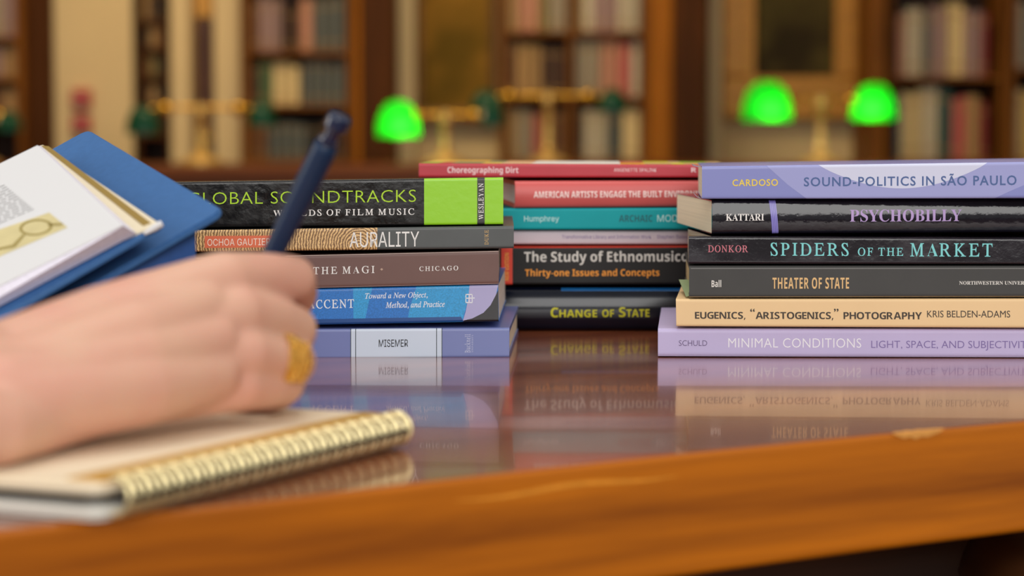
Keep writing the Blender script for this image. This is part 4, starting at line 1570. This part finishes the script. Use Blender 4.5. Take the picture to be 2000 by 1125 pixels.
# palm side, heel of the hand and thumb ball
limb(hand, [(J(-10, 765, 0.806), 15 * MM), (J(200, 700, 0.858), 15 * MM), (J(400, 640, 0.890), 12 * MM)])
limb(hand, [(J(60, 805, 0.800), 13 * MM), (J(300, 760, 0.850), 12.5 * MM), (J(420, 745, 0.876), 11 * MM)])
# index
limb(hand, [(K[0], 11.0 * MM), (J(510, 541, 0.888), 9.6 * MM), (J(572, 544, 0.902), 9.0 * MM)])
limb(hand, [(J(572, 544, 0.902), 9.0 * MM), (J(580, 575, 0.918), 8.2 * MM), (J(553, 618, 0.930), 7.6 * MM), (J(500, 655, 0.932), 6.8 * MM), (J(482, 690, 0.930), 6.0 * MM)])
# middle
limb(hand, [(K[1], 10.8 * MM), (J(530, 622, 0.882), 9.4 * MM), (J(575, 642, 0.895), 8.9 * MM)])
limb(hand, [(J(575, 642, 0.895), 8.9 * MM), (J(572, 668, 0.916), 8.0 * MM), (J(530, 695, 0.925), 7.4 * MM), (J(456, 705, 0.925), 6.2 * MM)])
# ring finger
limb(hand, [(K[2], 10.2 * MM), (J(530, 700, 0.874), 9.0 * MM), (J(574, 706, 0.890), 8.7 * MM)])
limb(hand, [(J(574, 706, 0.890), 8.7 * MM), (J(566, 728, 0.910), 7.8 * MM), (J(520, 742, 0.916), 7.2 * MM), (J(480, 750, 0.910), 6.2 * MM)])
# little finger
limb(hand, [(K[3], 9.6 * MM), (J(520, 756, 0.874), 8.2 * MM), (J(558, 750, 0.886), 7.4 * MM)])
limb(hand, [(J(558, 750, 0.886), 7.4 * MM), (J(545, 768, 0.902), 6.6 * MM), (J(505, 780, 0.906), 6.2 * MM), (J(470, 780, 0.900), 5.4 * MM)])
# thumb on the far side, closing on the pen
limb(hand, [(J(120, 660, 0.835), 13 * MM), (J(280, 600, 0.880), 13 * MM), (J(390, 575, 0.914), 10.5 * MM), (J(470, 590, 0.938), 9.2 * MM), (J(478, 640, 0.940), 8.4 * MM), (J(470, 680, 0.9415), 7.0 * MM)])
# forearm, leaving the picture towards the writer
Wc = (Wt + Wm + Wb) / 3
El = Wc + Vector((-0.215, -0.255, 0.045))
fd = El - Wc
limb(hand, [(Wt, 14.5 * MM), (Wt.lerp(Wc, 0.35) + fd * 0.22, 18 * MM), (Wc + fd * 0.55 + Vector((0, 0, 0.008)), 25 * MM), (El + Vector((0, 0, 0.008)), 31 * MM)])
limb(hand, [(Wm, 15 * MM), (Wc + fd * 0.22, 20 * MM), (Wc + fd * 0.55, 27 * MM), (El, 33 * MM)])
limb(hand, [(Wb, 12.5 * MM), (Wb.lerp(Wc, 0.35) + fd * 0.22, 17 * MM), (Wc + fd * 0.55 - Vector((0, 0, 0.006)), 25 * MM), (El - Vector((0, 0, 0.006)), 31 * MM)])
limb(hand, [(Wt.lerp(Wb, 0.5), 16 * MM), (Wt.lerp(Wb, 0.5).lerp(K[2], 0.35) + Vector((0.001, -0.001, 0)), 15 * MM)])
tmp = bpy.data.meshes.new('hand_rough')
hand.to_mesh(tmp)
hand.free()
to = bpy.data.objects.new('hand_rough', tmp)
COL.objects.link(to)
md = to.modifiers.new('skin', 'REMESH')
md.mode = 'VOXEL'
md.voxel_size = 0.0011
ms = to.modifiers.new('soft', 'SMOOTH')
ms.factor = 0.5
ms.iterations = 14
dg = bpy.context.evaluated_depsgraph_get()
dg.update()
hm = bpy.data.meshes.new_from_object(to.evaluated_get(dg))
bpy.data.objects.remove(to)
bpy.data.meshes.remove(tmp)
hm.name = 'person'
pl, ph = J(536, 490, 0.914), J(657, 243, 0.893)
ax = (ph - pl).normalized()
tip = pl + ax * ((TT + 0.0131 - pl.z) / ax.z)
LP_ = (ph - tip).length
# the skin yields where it presses on the pen and on the page
for v in hm.vertices:
    t = (v.co - tip).dot(ax)
    if -0.004 < t < 0.11:
        r_ = v.co - (tip + ax * t)
        need = 0.0012 + (0.0026 if t < 0.012 else 0.0044 if t < 0.07 else 0.0052)
        if r_.length < need: v.co = tip + ax * t + r_.normalized() * need
    if v.co.z < TT + 0.0131: v.co.z = TT + 0.0131
org = Wm.copy()
for v in hm.vertices: v.co -= org
for p in hm.polygons: p.use_smooth = True
hm.materials.clear()
hm.materials.append(SK)
person = bpy.data.objects.new('person', hm)
COL.objects.link(person)
person.location = org
tag(person, 'bare hand and forearm of a person writing, gold ring, gripping a navy pen', 'person')

# ring on the ring finger
ra, rb_ = J(536, 700, 0.876), J(572, 705, 0.889)
rd = (rb_ - ra).normalized()
rc = ra.lerp(rb_, 0.22)
RG = mat('ring_gold', (248, 190, 96), 0.24, 0.5, metal=0.75, vary=0.25, vscale=500, bump=0.5, bscale=900)
bm = bmesh.new()
n, m = 40, 10
x_, y_, d_ = frame_of(rd)
toward = (CAM - rc).normalized()
toward = (toward - d_ * toward.dot(d_)).normalized()
side = d_.cross(toward)
rings = []
for i in range(n):
    a = 2 * math.pi * i / n
    front = max(0.0, math.cos(a)) ** 1.5
    wdt = 0.0026 + 0.0060 * front
    rad = 0.0097
    row = []
    for k in range(m):
        t = 2 * math.pi * k / m
        off = rad + (0.0007 + 0.0011 * front) * math.cos(t)
        row.append(bm.verts.new(rc + (toward * math.cos(a) + side * math.sin(a)) * off + d_ * (wdt * math.sin(t))))
    rings.append(row)
for i in range(n):
    A_, B_ = rings[i], rings[(i + 1) % n]
    for k in range(m): bm.faces.new((A_[k], A_[(k + 1) % m], B_[(k + 1) % m], B_[k]))
# small beads worked into the broad face
for i in range(-3, 4):
    a = i * 0.22
    for s in (-1, 0, 1):
        p = rc + (toward * math.cos(a) + side * math.sin(a)) * 0.0114 + d_ * (0.0040 * s)
        bmesh.ops.create_icosphere(bm, subdivisions=1, radius=0.0010, matrix=Matrix.Translation(p))
bmesh.ops.recalc_face_normals(bm, faces=bm.faces)
o = obj('ring', bm, RG, person, smooth=1.2)
o['label'] = 'broad textured gold ring'

# ================================================================== PEN
NAVY = mat('navy_rubber', (12, 40, 72), 0.42, 0.4)
NAVYG = mat('navy_gloss', (14, 30, 62), 0.16, 0.6, coat=0.4)
SIL = mat('chrome', (180, 184, 190), 0.2, 0.5, metal=1.0)
e = empty('pen', tip, 'navy click pen held upright in the hand', 'pen')
bm = bmesh.new()
B0 = LP_ - 0.0085
lathe(bm, tip, ax, [(0.012, 0.0022), (0.014, 0.0026), (0.022, 0.0036), (0.04, 0.0040), (0.075, 0.0042), (0.09, 0.0046), (B0 - 0.02, 0.0050), (B0 - 0.004, 0.0050), (B0 - 0.001, 0.0047), (B0, 0.0040)], 28)
obj('barrel', bm, NAVY, e, smooth=0.7)
bm = bmesh.new()
lathe(bm, tip, ax, [(0, 0.0004), (0.002, 0.0006), (0.0025, 0.0010), (0.0115, 0.0022), (0.012, 0.0023)], 16)
obj('tip', bm, SIL, e, smooth=0.7)
bm = bmesh.new()
lathe(bm, tip, ax, [(B0 + 0.0001, 0.0036), (B0 + 0.0008, 0.0040), (B0 + 0.0016, 0.0040), (B0 + 0.0020, 0.0034)], 24)
obj('collar', bm, NAVYG, e, smooth=0.7)
bm = bmesh.new()
lathe(bm, tip, ax, [(B0 + 0.0021, 0.0030), (B0 + 0.0068, 0.0030), (B0 + 0.0072, 0.0046), (B0 + 0.0112, 0.0048), (B0 + 0.0124, 0.0042), (B0 + 0.0128, 0.0025)], 24)
obj('click_button', bm, NAVYG, e, smooth=0.7)

# ================================================================== CHAIR UNDER THE TABLE'S CORNER
CH = wood('chair_wood', (60, 34, 18), (92, 56, 30), 0.35, scale=(8, 8, 8))
cx, cy = 0.425, 1.052
e = empty('wooden_chair', (cx, cy, 0), 'dark wooden chair with a curved arm rail tucked under the table edge', 'chair')
bm = bmesh.new()
ta = math.atan2(back.y, back.x)
pts = [Vector((cx + 0.20 * math.cos(t), cy + 0.20 * math.sin(t), 0.676)) for t in [ta + math.pi * (-0.62 + 1.24 * i / 20) for i in range(21)]]
tube(bm, pts, 0.020, 12)
obj('arm_rail', bm, CH, e, smooth=0.9)
bm = bmesh.new()
lathe(bm, (cx, cy, 0.415), (0, 0, 1), [(0, 0.17), (0.004, 0.185), (0.03, 0.19), (0.036, 0.18)], 36)
obj('seat', bm, CH, e, smooth=0.7)
for i in (1, 5, 10, 15, 19):
    p = pts[i]
    bm = bmesh.new()
    b_ = Vector((cx + (p.x - cx) * 0.85, cy + (p.y - cy) * 0.85, 0.445))
    lathe(bm, b_, p - b_, [(0, 0.009), ((p - b_).length * 0.5, 0.012), ((p - b_).length - 0.01, 0.009)], 12)
    obj('spindle', bm, CH, e, smooth=0.7)
for sx, sy in ((1, 1), (1, -1), (-1, 1), (-1, -1)):
    bm = bmesh.new()
    a = Vector((cx + sx * 0.16, cy + sy * 0.16, 0.0))
    b_ = Vector((cx + sx * 0.12, cy + sy * 0.12, 0.416))
    lathe(bm, a, b_ - a, [(0, 0.013), (0.2, 0.019), ((b_ - a).length - 0.002, 0.016)], 14)
    obj('leg', bm, CH, e, smooth=0.7)
